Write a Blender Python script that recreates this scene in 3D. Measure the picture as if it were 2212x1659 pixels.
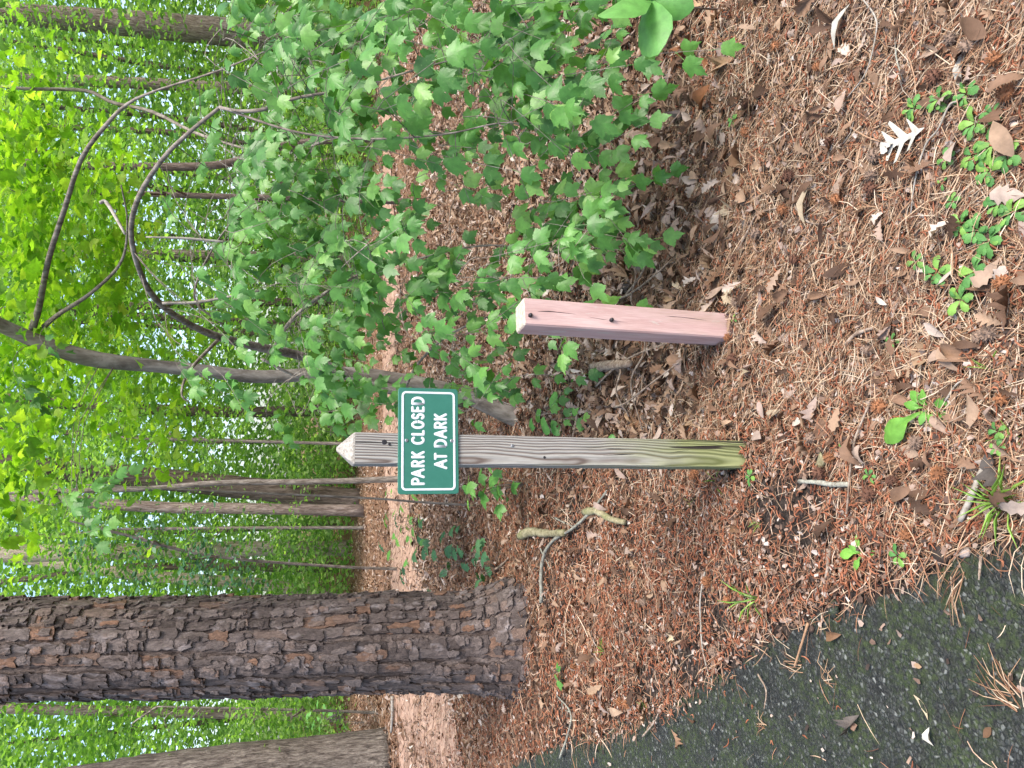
import bpy, math, random
import numpy as np
from mathutils import Vector, Matrix

for o in list(bpy.data.objects):
    bpy.data.objects.remove(o)
SC = bpy.context.scene
COL = SC.collection
R = math.radians
rng = np.random.default_rng(7)
random.seed(7)

# ------------------------------------------------------------------ camera
CAM_H, PITCH, ROLL, FPX = 1.45, R(16.0), R(2.4), 739.6
cd, sd = math.cos(PITCH), math.sin(PITCH)
_r, _f, _u = Vector((1, 0, 0)), Vector((0, cd, -sd)), Vector((0, sd, cd))
RIGHT = _r * math.cos(ROLL) + _u * math.sin(ROLL)
UP = _u * math.cos(ROLL) - _r * math.sin(ROLL)
EYE = Vector((0, 0, CAM_H))
cam = bpy.data.cameras.new('camera')
camo = bpy.data.objects.new('camera', cam)
COL.objects.link(camo)
# the phone was held sideways: the picture's own right is the world's down
X, Y, Z = -UP, RIGHT, -_f
camo.matrix_world = Matrix(((X.x, Y.x, Z.x, 0), (X.y, Y.y, Z.y, 0), (X.z, Y.z, Z.z, CAM_H), (0, 0, 0, 1)))
cam.sensor_fit = 'HORIZONTAL'
cam.sensor_width = 36.0
cam.lens = FPX / 1024 * 36.0
cam.clip_start, cam.clip_end = 0.05, 600
SC.camera = camo

# ------------------------------------------------------------------ light
SUN_EL, SUN_DIR = R(60), Vector((0.55, -0.50, 0))
w = bpy.data.worlds.new('World'); SC.world = w; w.use_nodes = True
nt = w.node_tree; nt.nodes.clear()
sky = nt.nodes.new('ShaderNodeTexSky'); sky.sky_type = 'NISHITA'; sky.sun_disc = False
sky.sun_elevation = SUN_EL; sky.sun_rotation = math.atan2(SUN_DIR.x, SUN_DIR.y)
sky.air_density = 1.0; sky.dust_density = 3.0; sky.ozone_density = 1.0
bg = nt.nodes.new('ShaderNodeBackground'); bg.inputs['Strength'].default_value = 0.115
ow = nt.nodes.new('ShaderNodeOutputWorld')
nt.links.new(sky.outputs[0], bg.inputs[0]); nt.links.new(bg.outputs[0], ow.inputs[0])
sl = bpy.data.lights.new('sun', 'SUN'); sl.energy = 1.5; sl.angle = R(22); sl.color = (1.0, 0.95, 0.86)
so = bpy.data.objects.new('sun', sl); COL.objects.link(so)
sdv = Vector((SUN_DIR.x, SUN_DIR.y, 0)).normalized() * math.cos(SUN_EL) + Vector((0, 0, math.sin(SUN_EL)))
so.rotation_euler = sdv.to_track_quat('Z', 'Y').to_euler()
so.location = (0, 0, 30)
vs = SC.view_settings
vs.view_transform = 'Standard'; vs.look = 'None'; vs.gamma = 1.0; vs.exposure = 1.9
vs.use_curve_mapping = False
SC.cycles.max_bounces = 8; SC.cycles.diffuse_bounces = 4; SC.cycles.transmission_bounces = 4
SC.cycles.use_denoising = True

# ------------------------------------------------------------------ picture coordinates -> the place
K = 1024 / 2212.0
def ray(x, y):                       # x, y as read in the 2212 wide view of the photograph
    u, v = 768 - y * K, x * K
    return (_f * FPX + RIGHT * (u - 384) - UP * (v - 512)).normalized()
def gnd(x, y, z=0.0):
    d = ray(x, y)
    return EYE + d * ((z - CAM_H) / d.z)
def at(x, y, Yd):
    d = ray(x, y)
    return EYE + d * (Yd / d.y)
def width(wd, p):                    # a width read in the picture, as metres at p
    return wd * K / FPX * (Vector(p) - EYE).dot(_f)
def disp(p):                         # inverse, vectorised
    p = np.atleast_2d(np.asarray(p, float)) - np.array(EYE)
    z = p @ np.array(_f); a = p @ np.array(RIGHT); b = p @ np.array(UP)
    z = np.maximum(z, 1e-3)
    return (512 - FPX * b / z) / K, (384 - FPX * a / z) / K

# ------------------------------------------------------------------ node helpers
class NT:
    def __init__(s, name, disp_bump=True):
        s.m = bpy.data.materials.new(name); s.m.use_nodes = True
        s.t = s.m.node_tree; s.t.nodes.clear()
        s.out = s.t.nodes.new('ShaderNodeOutputMaterial')
    def n(s, typ, **kw):
        nd = s.t.nodes.new(typ)
        for k, v in kw.items():
            if k in nd.inputs: s.set(nd.inputs[k], v)
            else: setattr(nd, k, v)
        return nd
    def set(s, inp, v):
        if hasattr(v, 'is_output'): s.t.links.new(v, inp)
        else: inp.default_value = v
    def coord(s, which='Object', scale=(1, 1, 1)):
        tc = s.n('ShaderNodeTexCoord'); mp = s.n('ShaderNodeMapping')
        s.set(mp.inputs['Vector'], tc.outputs[which]); mp.inputs['Scale'].default_value = scale
        return mp.outputs[0]
    def pos(s, scale=(1, 1, 1)):
        g = s.n('ShaderNodeNewGeometry'); mp = s.n('ShaderNodeMapping')
        s.set(mp.inputs['Vector'], g.outputs['Position']); mp.inputs['Scale'].default_value = scale
        return mp.outputs[0]
    def noise(s, vec, scale, detail=3, rough=0.6, dist=0.0):
        nd = s.n('ShaderNodeTexNoise'); s.set(nd.inputs['Vector'], vec)
        nd.inputs['Scale'].default_value = scale; nd.inputs['Detail'].default_value = detail
        nd.inputs['Roughness'].default_value = rough; nd.inputs['Distortion'].default_value = dist
        return nd.outputs['Fac']
    def voro(s, vec, scale, feature='F1', rand=1.0):
        nd = s.n('ShaderNodeTexVoronoi'); nd.feature = feature; s.set(nd.inputs['Vector'], vec)
        nd.inputs['Scale'].default_value = scale; nd.inputs['Randomness'].default_value = rand
        return nd
    def ramp(s, fac, stops, interp='LINEAR'):
        nd = s.n('ShaderNodeValToRGB'); s.set(nd.inputs[0], fac); cr = nd.color_ramp; cr.interpolation = interp
        while len(cr.elements) < len(stops): cr.elements.new(0.5)
        for e, (p, c) in zip(cr.elements, stops):
            e.position = p; e.color = (*c, 1) if len(c) == 3 else c
        return nd.outputs[0]
    def mix(s, fac, a, b, mode='MIX'):
        nd = s.n('ShaderNodeMix'); nd.data_type = 'RGBA'; nd.blend_type = mode
        s.set(nd.inputs[0], fac)
        for i, v in ((6, a), (7, b)):
            s.set(nd.inputs[i], (*v, 1) if isinstance(v, tuple) and len(v) == 3 else v)
        return nd.outputs[2]
    def math(s, op, a, b=0.0):
        nd = s.n('ShaderNodeMath'); nd.operation = op; s.set(nd.inputs[0], a); s.set(nd.inputs[1], b)
        return nd.outputs[0]
    def rnd(s):
        g = s.n('ShaderNodeNewGeometry'); o = s.n('ShaderNodeObjectInfo')
        return s.math('FRACT', s.math('ADD', g.outputs['Random Per Island'], o.outputs['Random']))
    def bump(s, h, strength=0.5, dist=0.01):
        nd = s.n('ShaderNodeBump'); s.set(nd.inputs['Height'], h)
        nd.inputs['Strength'].default_value = strength; nd.inputs['Distance'].default_value = dist
        return nd.outputs[0]
    def pbr(s, col, rough=0.8, normal=None, spec=0.3, metallic=0.0):
        b = s.n('ShaderNodeBsdfPrincipled')
        s.set(b.inputs['Base Color'], (*col, 1) if isinstance(col, tuple) and len(col) == 3 else col)
        s.set(b.inputs['Roughness'], rough); b.inputs['Specular IOR Level'].default_value = spec
        b.inputs['Metallic'].default_value = metallic
        if normal is not None: s.set(b.inputs['Normal'], normal)
        return b.outputs[0]
    def done(s, sh):
        s.t.links.new(sh, s.out.inputs['Surface']); return s.m

def leaf_mat(name, stops, trans=0.4, tcol=(1.3, 1.25, 0.5), rough=0.5, spec=0.3, spots=None, veins=True):
    t = NT(name)
    c = t.ramp(t.rnd(), stops)
    v = t.pos()
    n1 = t.noise(v, 40, 3)
    c = t.mix(0.55, c, t.ramp(n1, [(0.3, (0.55, 0.55, 0.55)), (0.7, (1.25, 1.25, 1.25))]), 'MULTIPLY')
    if spots:
        c = t.mix(t.ramp(t.noise(v, 90, 2), [(0.62, (0, 0, 0)), (0.72, (1, 1, 1))]), c, spots)
    b = t.pbr(c, rough, t.bump(t.noise(v, 120, 2), 0.25, 0.003), spec)
    if trans <= 0: return t.done(b)
    tr = t.n('ShaderNodeBsdfTranslucent'); t.set(tr.inputs['Color'], t.mix(1.0, c, tcol, 'MULTIPLY'))
    mx = t.n('ShaderNodeMixShader'); mx.inputs[0].default_value = trans
    t.t.links.new(b, mx.inputs[1]); t.t.links.new(tr.outputs[0], mx.inputs[2])
    return t.done(mx.outputs[0])

def bark_mat(name, dark, mid, light, zs=0.18, scale=22, bump=0.9, dist=0.03, moss=None):
    t = NT(name)
    v = t.coord('Object', (1, 1, zs))
    n1 = t.noise(v, scale, 5, 0.65, 0.6); n2 = t.noise(v, scale * 3.5, 3)
    h = t.math('ADD', n1, t.math('MULTIPLY', n2, 0.35))
    c = t.ramp(h, [(0.42, dark), (0.62, mid), (0.82, light)])
    big = t.noise(t.coord('Object', (1, 1, 0.6)), 2.2, 3)
    c = t.mix(0.6, c, t.ramp(big, [(0.3, (0.6, 0.58, 0.55)), (0.7, (1.3, 1.28, 1.25))]), 'MULTIPLY')
    if moss:
        c = t.mix(t.ramp(t.noise(t.coord('Object', (1, 1, .7)), 6, 4), [(0.55, (0, 0, 0)), (0.7, (.8, .8, .8))]), c, moss)
    return t.done(t.pbr(c, 0.9, t.bump(h, bump, dist), 0.15))

# ------------------------------------------------------------------ mesh helpers
def mesh_np(name, V, F):
    V = np.asarray(V, np.float32); F = np.asarray(F, np.int32); k = F.shape[1]
    me = bpy.data.meshes.new(name)
    me.vertices.add(len(V)); me.vertices.foreach_set('co', V.ravel())
    me.loops.add(F.size); me.loops.foreach_set('vertex_index', F.ravel())
    me.polygons.add(len(F)); me.polygons.foreach_set('loop_start', np.arange(0, F.size, k, dtype=np.int32))
    try: me.polygons.foreach_set('loop_total', np.full(len(F), k, np.int32))
    except Exception: pass
    me.update(calc_edges=True); me.validate()
    return me
def smooth(me):
    me.polygons.foreach_set('use_smooth', np.ones(len(me.polygons), bool)); return me
def mesh_py(name, V, F):
    me = bpy.data.meshes.new(name); me.from_pydata([tuple(v) for v in V], [], F); me.update(); return me
def link(name, me, mat=None, parent=None, base=None):
    o = bpy.data.objects.new(name, me); COL.objects.link(o)
    if mat is not None and me is not None and len(me.materials) == 0: me.materials.append(mat)
    if parent is not None: o.parent = parent
    return o
def tag(o, label=None, cat=None, group=None, kind=None):
    if label: o['label'] = label
    if cat: o['category'] = cat
    if group: o['group'] = group
    if kind: o['kind'] = kind
    return o
def thing(name, loc, label, cat, group=None, rz=0.0):
    o = bpy.data.objects.new(name, None); COL.objects.link(o); o.location = loc; o.rotation_euler = (0, 0, rz)
    o.empty_display_size = 0.1
    return tag(o, label, cat, group)

class MB:                                # collects polygons of one mesh
    def __init__(s): s.V, s.F = [], []
    def add(s, V, F):
        b = len(s.V); s.V += [tuple(v) for v in V]; s.F += [tuple(i + b for i in f) for f in F]; return s
    def box(s, lo, hi, M=None):
        (a, b, c), (d, e, f) = lo, hi
        V = [(a, b, c), (d, b, c), (d, e, c), (a, e, c), (a, b, f), (d, b, f), (d, e, f), (a, e, f)]
        if M is not None: V = [M @ Vector(v) for v in V]
        return s.add(V, [(3, 2, 1, 0), (4, 5, 6, 7), (0, 1, 5, 4), (1, 2, 6, 5), (2, 3, 7, 6), (3, 0, 4, 7)])
    def tube(s, P, rad, sides=6, cap=True, wob=0.0, flat=(1, 1), ref=None):
        P = [Vector(p) for p in P]; n = len(P); b = len(s.V); prev = None
        if not hasattr(rad, '__len__'): rad = [rad] * n
        for i, p in enumerate(P):
            t = (P[min(i + 1, n - 1)] - P[max(i - 1, 0)]).normalized()
            if ref is not None: a = ref - t * ref.dot(t)
            elif prev is None: a = t.orthogonal()
            else: a = prev - t * prev.dot(t)
            a.normalize(); prev = a; c = t.cross(a)
            for k in range(sides):
                th = 2 * math.pi * k / sides
                rr = rad[i] * (1 + (random.random() - .5) * wob)
                s.V.append(tuple(p + a * (math.cos(th) * rr * flat[0]) + c * (math.sin(th) * rr * flat[1])))
        for i in range(n - 1):
            for k in range(sides):
                k2 = (k + 1) % sides
                s.F.append((b + i * sides + k, b + i * sides + k2, b + (i + 1) * sides + k2, b + (i + 1) * sides + k))
        if cap:
            s.F.append(tuple(b + k for k in range(sides))[::-1]); s.F.append(tuple(b + (n - 1) * sides + k for k in range(sides)))
        return s
    def mesh(s, name, sm=False):
        me = mesh_py(name, s.V, s.F)
        return smooth(me) if sm else me

def smooth_path(P, n):                   # Catmull-Rom through P
    P = [Vector(p) for p in P]; Q = [P[0] * 2 - P[1]] + P + [P[-1] * 2 - P[-2]]; out = []
    segs = len(P) - 1
    for i in range(n):
        t = i / (n - 1) * segs; k = min(int(t), segs - 1); t -= k
        a, b, c, d = Q[k:k + 4]
        out.append(0.5 * (2 * b + (c - a) * t + (2 * a - 5 * b + 4 * c - d) * t * t + (3 * b - a - 3 * c + d) * t ** 3))
    return out
def lerp_list(L, n):
    return list(np.interp(np.linspace(0, len(L) - 1, n), range(len(L)), L))

# ------------------------------------------------------------------ scatter helpers
def eul(yaw, tx, ty):
    cy, sy, cx, sx, cz, sz = np.cos(ty), np.sin(ty), np.cos(tx), np.sin(tx), np.cos(yaw), np.sin(yaw)
    k = len(yaw); A = np.zeros((k, 3, 3)); B = np.zeros((k, 3, 3)); C = np.zeros((k, 3, 3))
    A[:, 0, 0] = cz; A[:, 0, 1] = -sz; A[:, 1, 0] = sz; A[:, 1, 1] = cz; A[:, 2, 2] = 1
    B[:, 0, 0] = 1; B[:, 1, 1] = cx; B[:, 1, 2] = -sx; B[:, 2, 1] = sx; B[:, 2, 2] = cx
    C[:, 1, 1] = 1; C[:, 0, 0] = cy; C[:, 0, 2] = sy; C[:, 2, 0] = -sy; C[:, 2, 2] = cy
    return A @ B @ C
def frames(tip, nrm):                    # local y = tip, local z close to nrm
    y = tip / np.linalg.norm(tip, axis=1, keepdims=True)
    z = nrm - y * (nrm * y).sum(1, keepdims=True); z /= np.linalg.norm(z, axis=1, keepdims=True) + 1e-9
    x = np.cross(y, z)
    return np.stack([x, y, z], axis=2)
def deform(T, curl, bend, twist=None):
    V = np.repeat(T[None], len(curl), 0).copy()
    x, y = V[:, :, 0].copy(), V[:, :, 1].copy()
    V[:, :, 2] += curl[:, None] * x * x * 4 + bend[:, None] * ((y - 0.5) ** 2 - .25) * 2
    if twist is not None: V[:, :, 2] += twist[:, None] * x * (y - .4)
    return V
def scatter(name, T, F, pos, Rm, sc, curl=None, bend=None, twist=None, asym=None):
    k = len(pos)
    V = deform(T, curl if curl is not None else np.zeros(k), bend if bend is not None else np.zeros(k), twist)
    if asym is not None: V[:, :, 0] *= asym[:, None]
    V = np.einsum('kij,knj->kni', Rm, V * sc[:, None, None]) + pos[:, None, :]
    n = T.shape[0]
    FF = (F[None] + (np.arange(k) * n)[:, None, None]).reshape(-1, F.shape[1])
    return V.reshape(-1, 3), FF
def joined(parts):
    V, F, b = [], [], 0
    for v, f in parts:
        V.append(v); F.append(f + b); b += len(v)
    return np.concatenate(V), np.concatenate(F)

def strip_leaf(ts, ws, wr=None):         # a leaf as left and right halves along its midrib, with triangles
    V, F = [], []
    wr = wr or ws
    for t, a, b in zip(ts, ws, wr): V += [(-a, t, 0.02 * (a > 0.08)), (0, t, 0), (b, t, 0.02 * (b > 0.08))]
    for i in range(len(ts) - 1):
        a = i * 3
        for q in ((a, a + 1, a + 4, a + 3), (a + 1, a + 2, a + 5, a + 4)):
            F += [(q[0], q[1], q[2]), (q[0], q[2], q[3])]
    return np.array(V, float), np.array(F, int)
OAK = strip_leaf([0, .10, .2, .29, .38, .47, .57, .66, .75, .85, .93, 1],
                 [.012, .03, .13, .06, .24, .09, .30, .10, .25, .09, .13, .01],
                 [.012, .04, .10, .16, .07, .27, .10, .28, .12, .18, .07, .01])
OAKB = strip_leaf([0, .12, .25, .36, .46, .56, .68, .78, .9, 1], [.015, .06, .2, .12, .30, .19, .33, .18, .17, .02],
                  [.015, .08, .16, .2, .17, .32, .2, .27, .12, .02])
for _L in (OAK, OAKB): _L[0][:, 1] += .30 * np.abs(_L[0][:, 0]) - .03
WHITEOAK = strip_leaf([0, .12, .19, .21, .27, .29, .38, .45, .47, .54, .56, .64, .71, .73, .79, .81, .88, .95, 1],
                      [.01, .04, .06, .26, .28, .06, .05, .07, .36, .38, .08, .05, .07, .27, .25, .09, .11, .09, 0],
                      [.01, .04, .30, .31, .06, .05, .05, .33, .40, .36, .07, .06, .28, .29, .10, .07, .12, .08, 0])
WHITEOAK[0][:, 1] += .45 * np.abs(WHITEOAK[0][:, 0])
OVAL = strip_leaf([0, .15, .35, .6, .8, 1], [.01, .13, .23, .24, .15, .0])
NARROW = strip_leaf([0, .2, .45, .7, 1], [.01, .08, .12, .09, .0])
def rim_leaf(pts, cy, petiole=0.0):
    full = pts + [(-x, y) for x, y in reversed(pts[1:-1])]
    V = [(0, cy, 0)] + [(x, y, 0) for x, y in full]; n = len(full)
    F = [(0, 1 + i, 1 + (i + 1) % n) for i in range(n)]
    if petiole:
        b = len(V); V += [(-.011, -petiole, 0), (.011, -petiole, 0), (.011, .02, 0), (-.011, .02, 0)]; F += [(b, b + 1, b + 2), (b, b + 2, b + 3)]
    V = np.array(V, float); V[:, 2] += np.abs(V[:, 0]) * -.10
    return V, np.array(F, int)
MAPLE = rim_leaf([(0, .02), (.10, -.03), (.20, .00), (.25, .07), (.33, .10), (.33, .18), (.40, .25), (.40, .31), (.50, .44), (.41, .45), (.39, .52), (.30, .51), (.25, .56), (.17, .54), (.21, .63), (.20, .69), (.15, .72), (.14, .80), (.08, .83), (.05, .91), (0, 1.04)], .3, 0.5)
MAPLE2 = rim_leaf([(0, .01), (.15, -.02), (.22, .05), (.30, .08), (.29, .16), (.36, .24), (.34, .30), (.43, .50), (.46, .60), (.35, .56), (.30, .60), (.20, .57), (.18, .62), (.21, .72), (.15, .75), (.15, .84), (.08, .87), (0, 1.06)], .3, 0.5)
RHOMB = (np.array([(0, 0, 0), (.27, .45, -.05), (0, 1, 0), (-.27, .45, -.05)], float), np.array([(0, 1, 2), (0, 2, 3)]))
BEECH = rim_leaf([(0, 0), (.18, .18), (.26, .45), (.17, .75), (0, 1.0)], .45)

# ------------------------------------------------------------------ materials
M_GROUND = NT('forest_floor')
def _ground():
    t = M_GROUND
    p = t.pos((1, 1, 1)); wob = t.noise(p, 9, 3)
    va = t.voro(t.pos((1.0, 1.7, 1)), 17); vb = t.voro(t.pos((1.6, 1.0, 1)), 31)
    sa = t.n('ShaderNodeSeparateColor'); t.set(sa.inputs[0], va.outputs['Color'])
    sb = t.n('ShaderNodeSeparateColor'); t.set(sb.inputs[0], vb.outputs['Color'])
    stops = [(0, (.05, .028, .017)), (.3, (.13, .065, .038)), (.55, (.22, .12, .075)), (.8, (.30, .185, .12)), (1, (.40, .29, .21))]
    c = t.mix(.5, t.ramp(sa.outputs[0], stops), t.ramp(sb.outputs[1], stops))
    c = t.mix(.7, c, t.ramp(t.noise(p, 1.1, 4), [(.3, (.55, .52, .5)), (.7, (1.15, 1.1, 1.1))]), 'MULTIPLY')
    c = t.mix(.6, c, t.ramp(t.noise(p, 60, 3), [(.3, (.4, .38, .36)), (.7, (1.3, 1.25, 1.2))]), 'MULTIPLY')
    sp = t.n('ShaderNodeSeparateXYZ'); t.set(sp.inputs[0], p)
    humus = t.ramp(t.math('ADD', t.math('MULTIPLY', sp.outputs[1], .1), t.math('MULTIPLY', t.noise(p, 2, 3), .2)), [(.45, (1, 1, 1)), (.62, (0, 0, 0))])
    c = t.mix(humus, c, t.ramp(t.noise(p, 90, 4, .7), [(.3, (.012, .010, .009)), (.6, (.045, .035, .03)), (.75, (.10, .08, .07))]))
    h = t.math('ADD', va.outputs['Distance'], t.math('MULTIPLY', t.noise(p, 70, 3), .5))
    return t.done(t.pbr(c, .95, t.bump(h, .8, .02), .1))
_ground()
M_PATH = NT('path')
def _path():
    t = M_PATH; p = t.pos()
    va = t.voro(t.pos((1.0, 1.5, 1)), 22)
    sa = t.n('ShaderNodeSeparateColor'); t.set(sa.inputs[0], va.outputs['Color'])
    c = t.ramp(sa.outputs[0], [(0, (.17, .10, .07)), (.35, (.30, .19, .14)), (1, (.42, .29, .22))])
    c = t.mix(.6, c, t.ramp(t.noise(p, 3, 4), [(.3, (.6, .58, .55)), (.7, (1.15, 1.12, 1.1))]), 'MULTIPLY')
    return t.done(t.pbr(c, .95, t.bump(t.noise(p, 60, 3), .6, .01), .1))
_path()
M_ASPH = NT('asphalt')
def _asph():
    t = M_ASPH; p = t.pos()
    v1 = t.voro(p, 95); v2 = t.voro(p, 210); e1 = t.voro(p, 95, 'DISTANCE_TO_EDGE')
    s1 = t.n('ShaderNodeSeparateColor'); t.set(s1.inputs[0], v1.outputs['Color'])
    s2 = t.n('ShaderNodeSeparateColor'); t.set(s2.inputs[0], v2.outputs['Color'])
    base = t.ramp(s2.outputs[0], [(0, (0.0043, 0.0050, 0.0043)), (.6, (0.0118, 0.0124, 0.0118)), (1, (0.0310, 0.0322, 0.0298))])
    chip = t.ramp(s1.outputs[1], [(0, (0.0092, 0.0106, 0.0099)), (.5, (0.0238, 0.0264, 0.0251)), (.85, (0.0594, 0.0647, 0.0627)), (.97, (0.1584, 0.1650, 0.1551))])
    gap = t.ramp(e1.outputs['Distance'], [(.0, (0, 0, 0)), (.25, (1, 1, 1))])
    keep = t.math('MULTIPLY', gap, t.ramp(s1.outputs[0], [(.35, (0, 0, 0)), (.45, (1, 1, 1))]))
    c = t.mix(keep, base, chip)
    ms = t.ramp(t.noise(p, 5, 5, .65), [(.40, (0, 0, 0)), (.58, (1, 1, 1))])
    ms2 = t.math('MULTIPLY', ms, t.ramp(t.noise(p, 70, 3), [(.38, (0, 0, 0)), (.6, (.9, .9, .9))]))
    c = t.mix(ms2, c, t.ramp(t.noise(p, 40, 2), [(.3, (0.0124, 0.0211, 0.0056)), (.7, (0.0372, 0.0527, 0.0161))]))
    h = t.math('ADD', t.math('MULTIPLY', keep, .8), t.noise(p, 160, 2))
    return t.done(t.pbr(c, t.ramp(s1.outputs[2], [(0, (.5, .5, .5)), (1, (.85, .85, .85))]), t.bump(h, .7, .004), .35))
_asph()

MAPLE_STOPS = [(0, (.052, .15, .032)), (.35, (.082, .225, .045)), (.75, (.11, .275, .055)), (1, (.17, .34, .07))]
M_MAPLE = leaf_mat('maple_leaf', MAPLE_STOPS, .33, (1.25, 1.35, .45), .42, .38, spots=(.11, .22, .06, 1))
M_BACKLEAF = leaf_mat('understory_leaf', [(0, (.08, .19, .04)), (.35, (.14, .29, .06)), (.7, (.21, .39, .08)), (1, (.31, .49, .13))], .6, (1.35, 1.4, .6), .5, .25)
M_SUNLEAF = leaf_mat('sunlit_maple_leaf', [(0, (.10, .24, .03)), (.35, (.17, .36, .035)), (.75, (.26, .46, .05)), (1, (.38, .55, .09))], .6, (1.4, 1.4, .45), .5, .25)  # sunlight put into the colour: a brighter, yellower copy of the maple leaf
M_DARKLEAF = leaf_mat('oak_seedling_leaf', [(0, (.04, .12, .05)), (.6, (.06, .16, .07)), (1, (.09, .2, .08))], .3, (1.2, 1.3, .5), .45, .35)
M_WEED = leaf_mat('weed_leaf', [(0, (.07, .22, .035)), (.5, (.12, .30, .05)), (1, (.20, .42, .07))], .3, (1.3, 1.3, .4), .5, .3)
M_CREEPER = leaf_mat('creeper_leaf', [(0, (.08, .22, .06)), (.5, (.12, .28, .075)), (1, (.22, .40, .08))], .3, (1.3, 1.3, .4), .5, .3)
M_HICK = leaf_mat('hickory_leaf', [(0, (.11, .29, .07)), (1, (.15, .36, .085))], .35, (1.2, 1.3, .4), .45, .35)
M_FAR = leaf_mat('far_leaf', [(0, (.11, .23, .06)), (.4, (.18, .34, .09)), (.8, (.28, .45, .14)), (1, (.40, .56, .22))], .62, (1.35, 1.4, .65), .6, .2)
LITTER = [(0, (0.0552, 0.0313, 0.0202)), (.25, (0.1288, 0.0736, 0.0460)), (.5, (0.2116, 0.1288, 0.0828)), (.7, (0.3036, 0.2070, 0.1380)), (.85, (0.2760, 0.2070, 0.1748)), (.95, (0.3956, 0.3128, 0.2576)), (1, (0.4968, 0.4324, 0.3680))]
M_DRY = leaf_mat('dry_leaf', LITTER, .12, (1.2, .9, .6), .7, .2)
DRYC = {'tan': (0.3060, 0.1997, 0.1190), 'brown': (0.1530, 0.0850, 0.0467), 'pinkish grey': (0.2635, 0.1955, 0.1700), 'dark grey': (0.0808, 0.0680, 0.0595), 'cream': (0.4080, 0.3272, 0.2210), 'russet': (0.2550, 0.1105, 0.0510), 'pale silver': (0.4675, 0.4505, 0.3910)}
def dry(name):
    c = DRYC[name]
    return leaf_mat('dry_leaf_' + name.replace(' ', '_'), [(0, tuple(x * .75 for x in c)), (1, tuple(min(1, x * 1.15) for x in c))], .1, (1.2, .9, .6), .65, .25)
M_DRYC = {k: dry(k) for k in DRYC}
M_NEEDLE = leaf_mat('pine_needle', [(0, (0.0990, 0.0495, 0.0297)), (.25, (0.1980, 0.0990, 0.0540)), (.5, (0.3060, 0.1800, 0.1035)), (.75, (0.4140, 0.2970, 0.1935)), (1, (0.4950, 0.4050, 0.3060))], 0, rough=.6, spec=.3)
M_RUSTN = leaf_mat('rusty_needle', [(0, (.09, .04, .025)), (.3, (.20, .09, .05)), (.6, (.30, .145, .08)), (.85, (.38, .23, .15)), (1, (.52, .40, .30))], 0, rough=.7, spec=.2)
M_CATKIN = leaf_mat('catkin', [(0, (0.1170, 0.0378, 0.0198)), (.5, (0.2250, 0.0765, 0.0360)), (1, (0.3060, 0.1260, 0.0675))], 0, rough=.8)
M_CHIP = leaf_mat('litter_chip', [(0, (0.0213, 0.0153, 0.0127)), (.35, (0.0765, 0.0467, 0.0340)), (.65, (0.1870, 0.1190, 0.0850)), (.88, (0.3060, 0.2295, 0.1870)), (1, (0.4420, 0.3825, 0.3400))], 0, rough=.8)
M_GUM = leaf_mat('sweetgum_ball', [(0, (.10, .045, .022)), (.6, (.19, .085, .04)), (1, (.27, .14, .07))], 0, rough=.8)
M_TWIG = bark_mat('twig_bark', (0.0560, 0.0400, 0.0320), (0.1760, 0.1280, 0.0960), (0.3200, 0.2640, 0.2160), 1, 40, .5, .004)
M_LICHEN = bark_mat('lichen_twig', (0.0660, 0.0550, 0.0440), (0.1815, 0.1705, 0.1430), (0.2860, 0.2970, 0.2530), 1, 50, .6, .005)
M_MOSSLOG = bark_mat('mossy_branch_bark', (0.0744, 0.0620, 0.0372), (0.1860, 0.1674, 0.0992), (0.2852, 0.2604, 0.1736), 1, 30, .7, .006, moss=(0.1240, 0.1364, 0.0496))
M_BRANCH = bark_mat('maple_bark', (.055, .045, .037), (.14, .118, .10), (.27, .24, .21), .25, 30, .4, .006)
M_GREYBARK = bark_mat('grey_maple_bark', (0.0665, 0.0551, 0.0456), (0.1472, 0.1283, 0.1092), (0.2565, 0.2327, 0.2042), .35, 14, .35, .008)
M_PALEWOOD = bark_mat('pale_dead_twig', (0.1360, 0.1156, 0.0952), (0.2584, 0.2312, 0.1972), (0.3400, 0.3196, 0.2856), .3, 40, .3, .004)
M_BARKA = bark_mat('ridged_bark', (0.0595, 0.0425, 0.0340), (0.2125, 0.1615, 0.1360), (0.3910, 0.3230, 0.2805), .16, 30, 1, .05)
M_BARKD = bark_mat('dark_bark', (.035, .026, .020), (.10, .075, .06), (.19, .15, .125), .13, 22, 1, .04)
M_BARKP = bark_mat('pale_bark', (.14, .10, .08), (.36, .29, .24), (.55, .46, .39), .15, 30, .8, .03)
M_BARKL = bark_mat('deep_furrowed_bark', (0.0360, 0.0288, 0.0240), (0.1360, 0.1120, 0.0960), (0.3040, 0.2640, 0.2240), .16, 34, 1, .06)
M_METAL = NT('weathered_metal'); M_METAL = M_METAL.done(M_METAL.pbr((.30, .31, .33), .45, None, .5, .8))
M_RUST = NT('dark_iron'); M_RUST = M_RUST.done(M_RUST.pbr((.03, .028, .032), .5, None, .5, .5))

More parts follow.
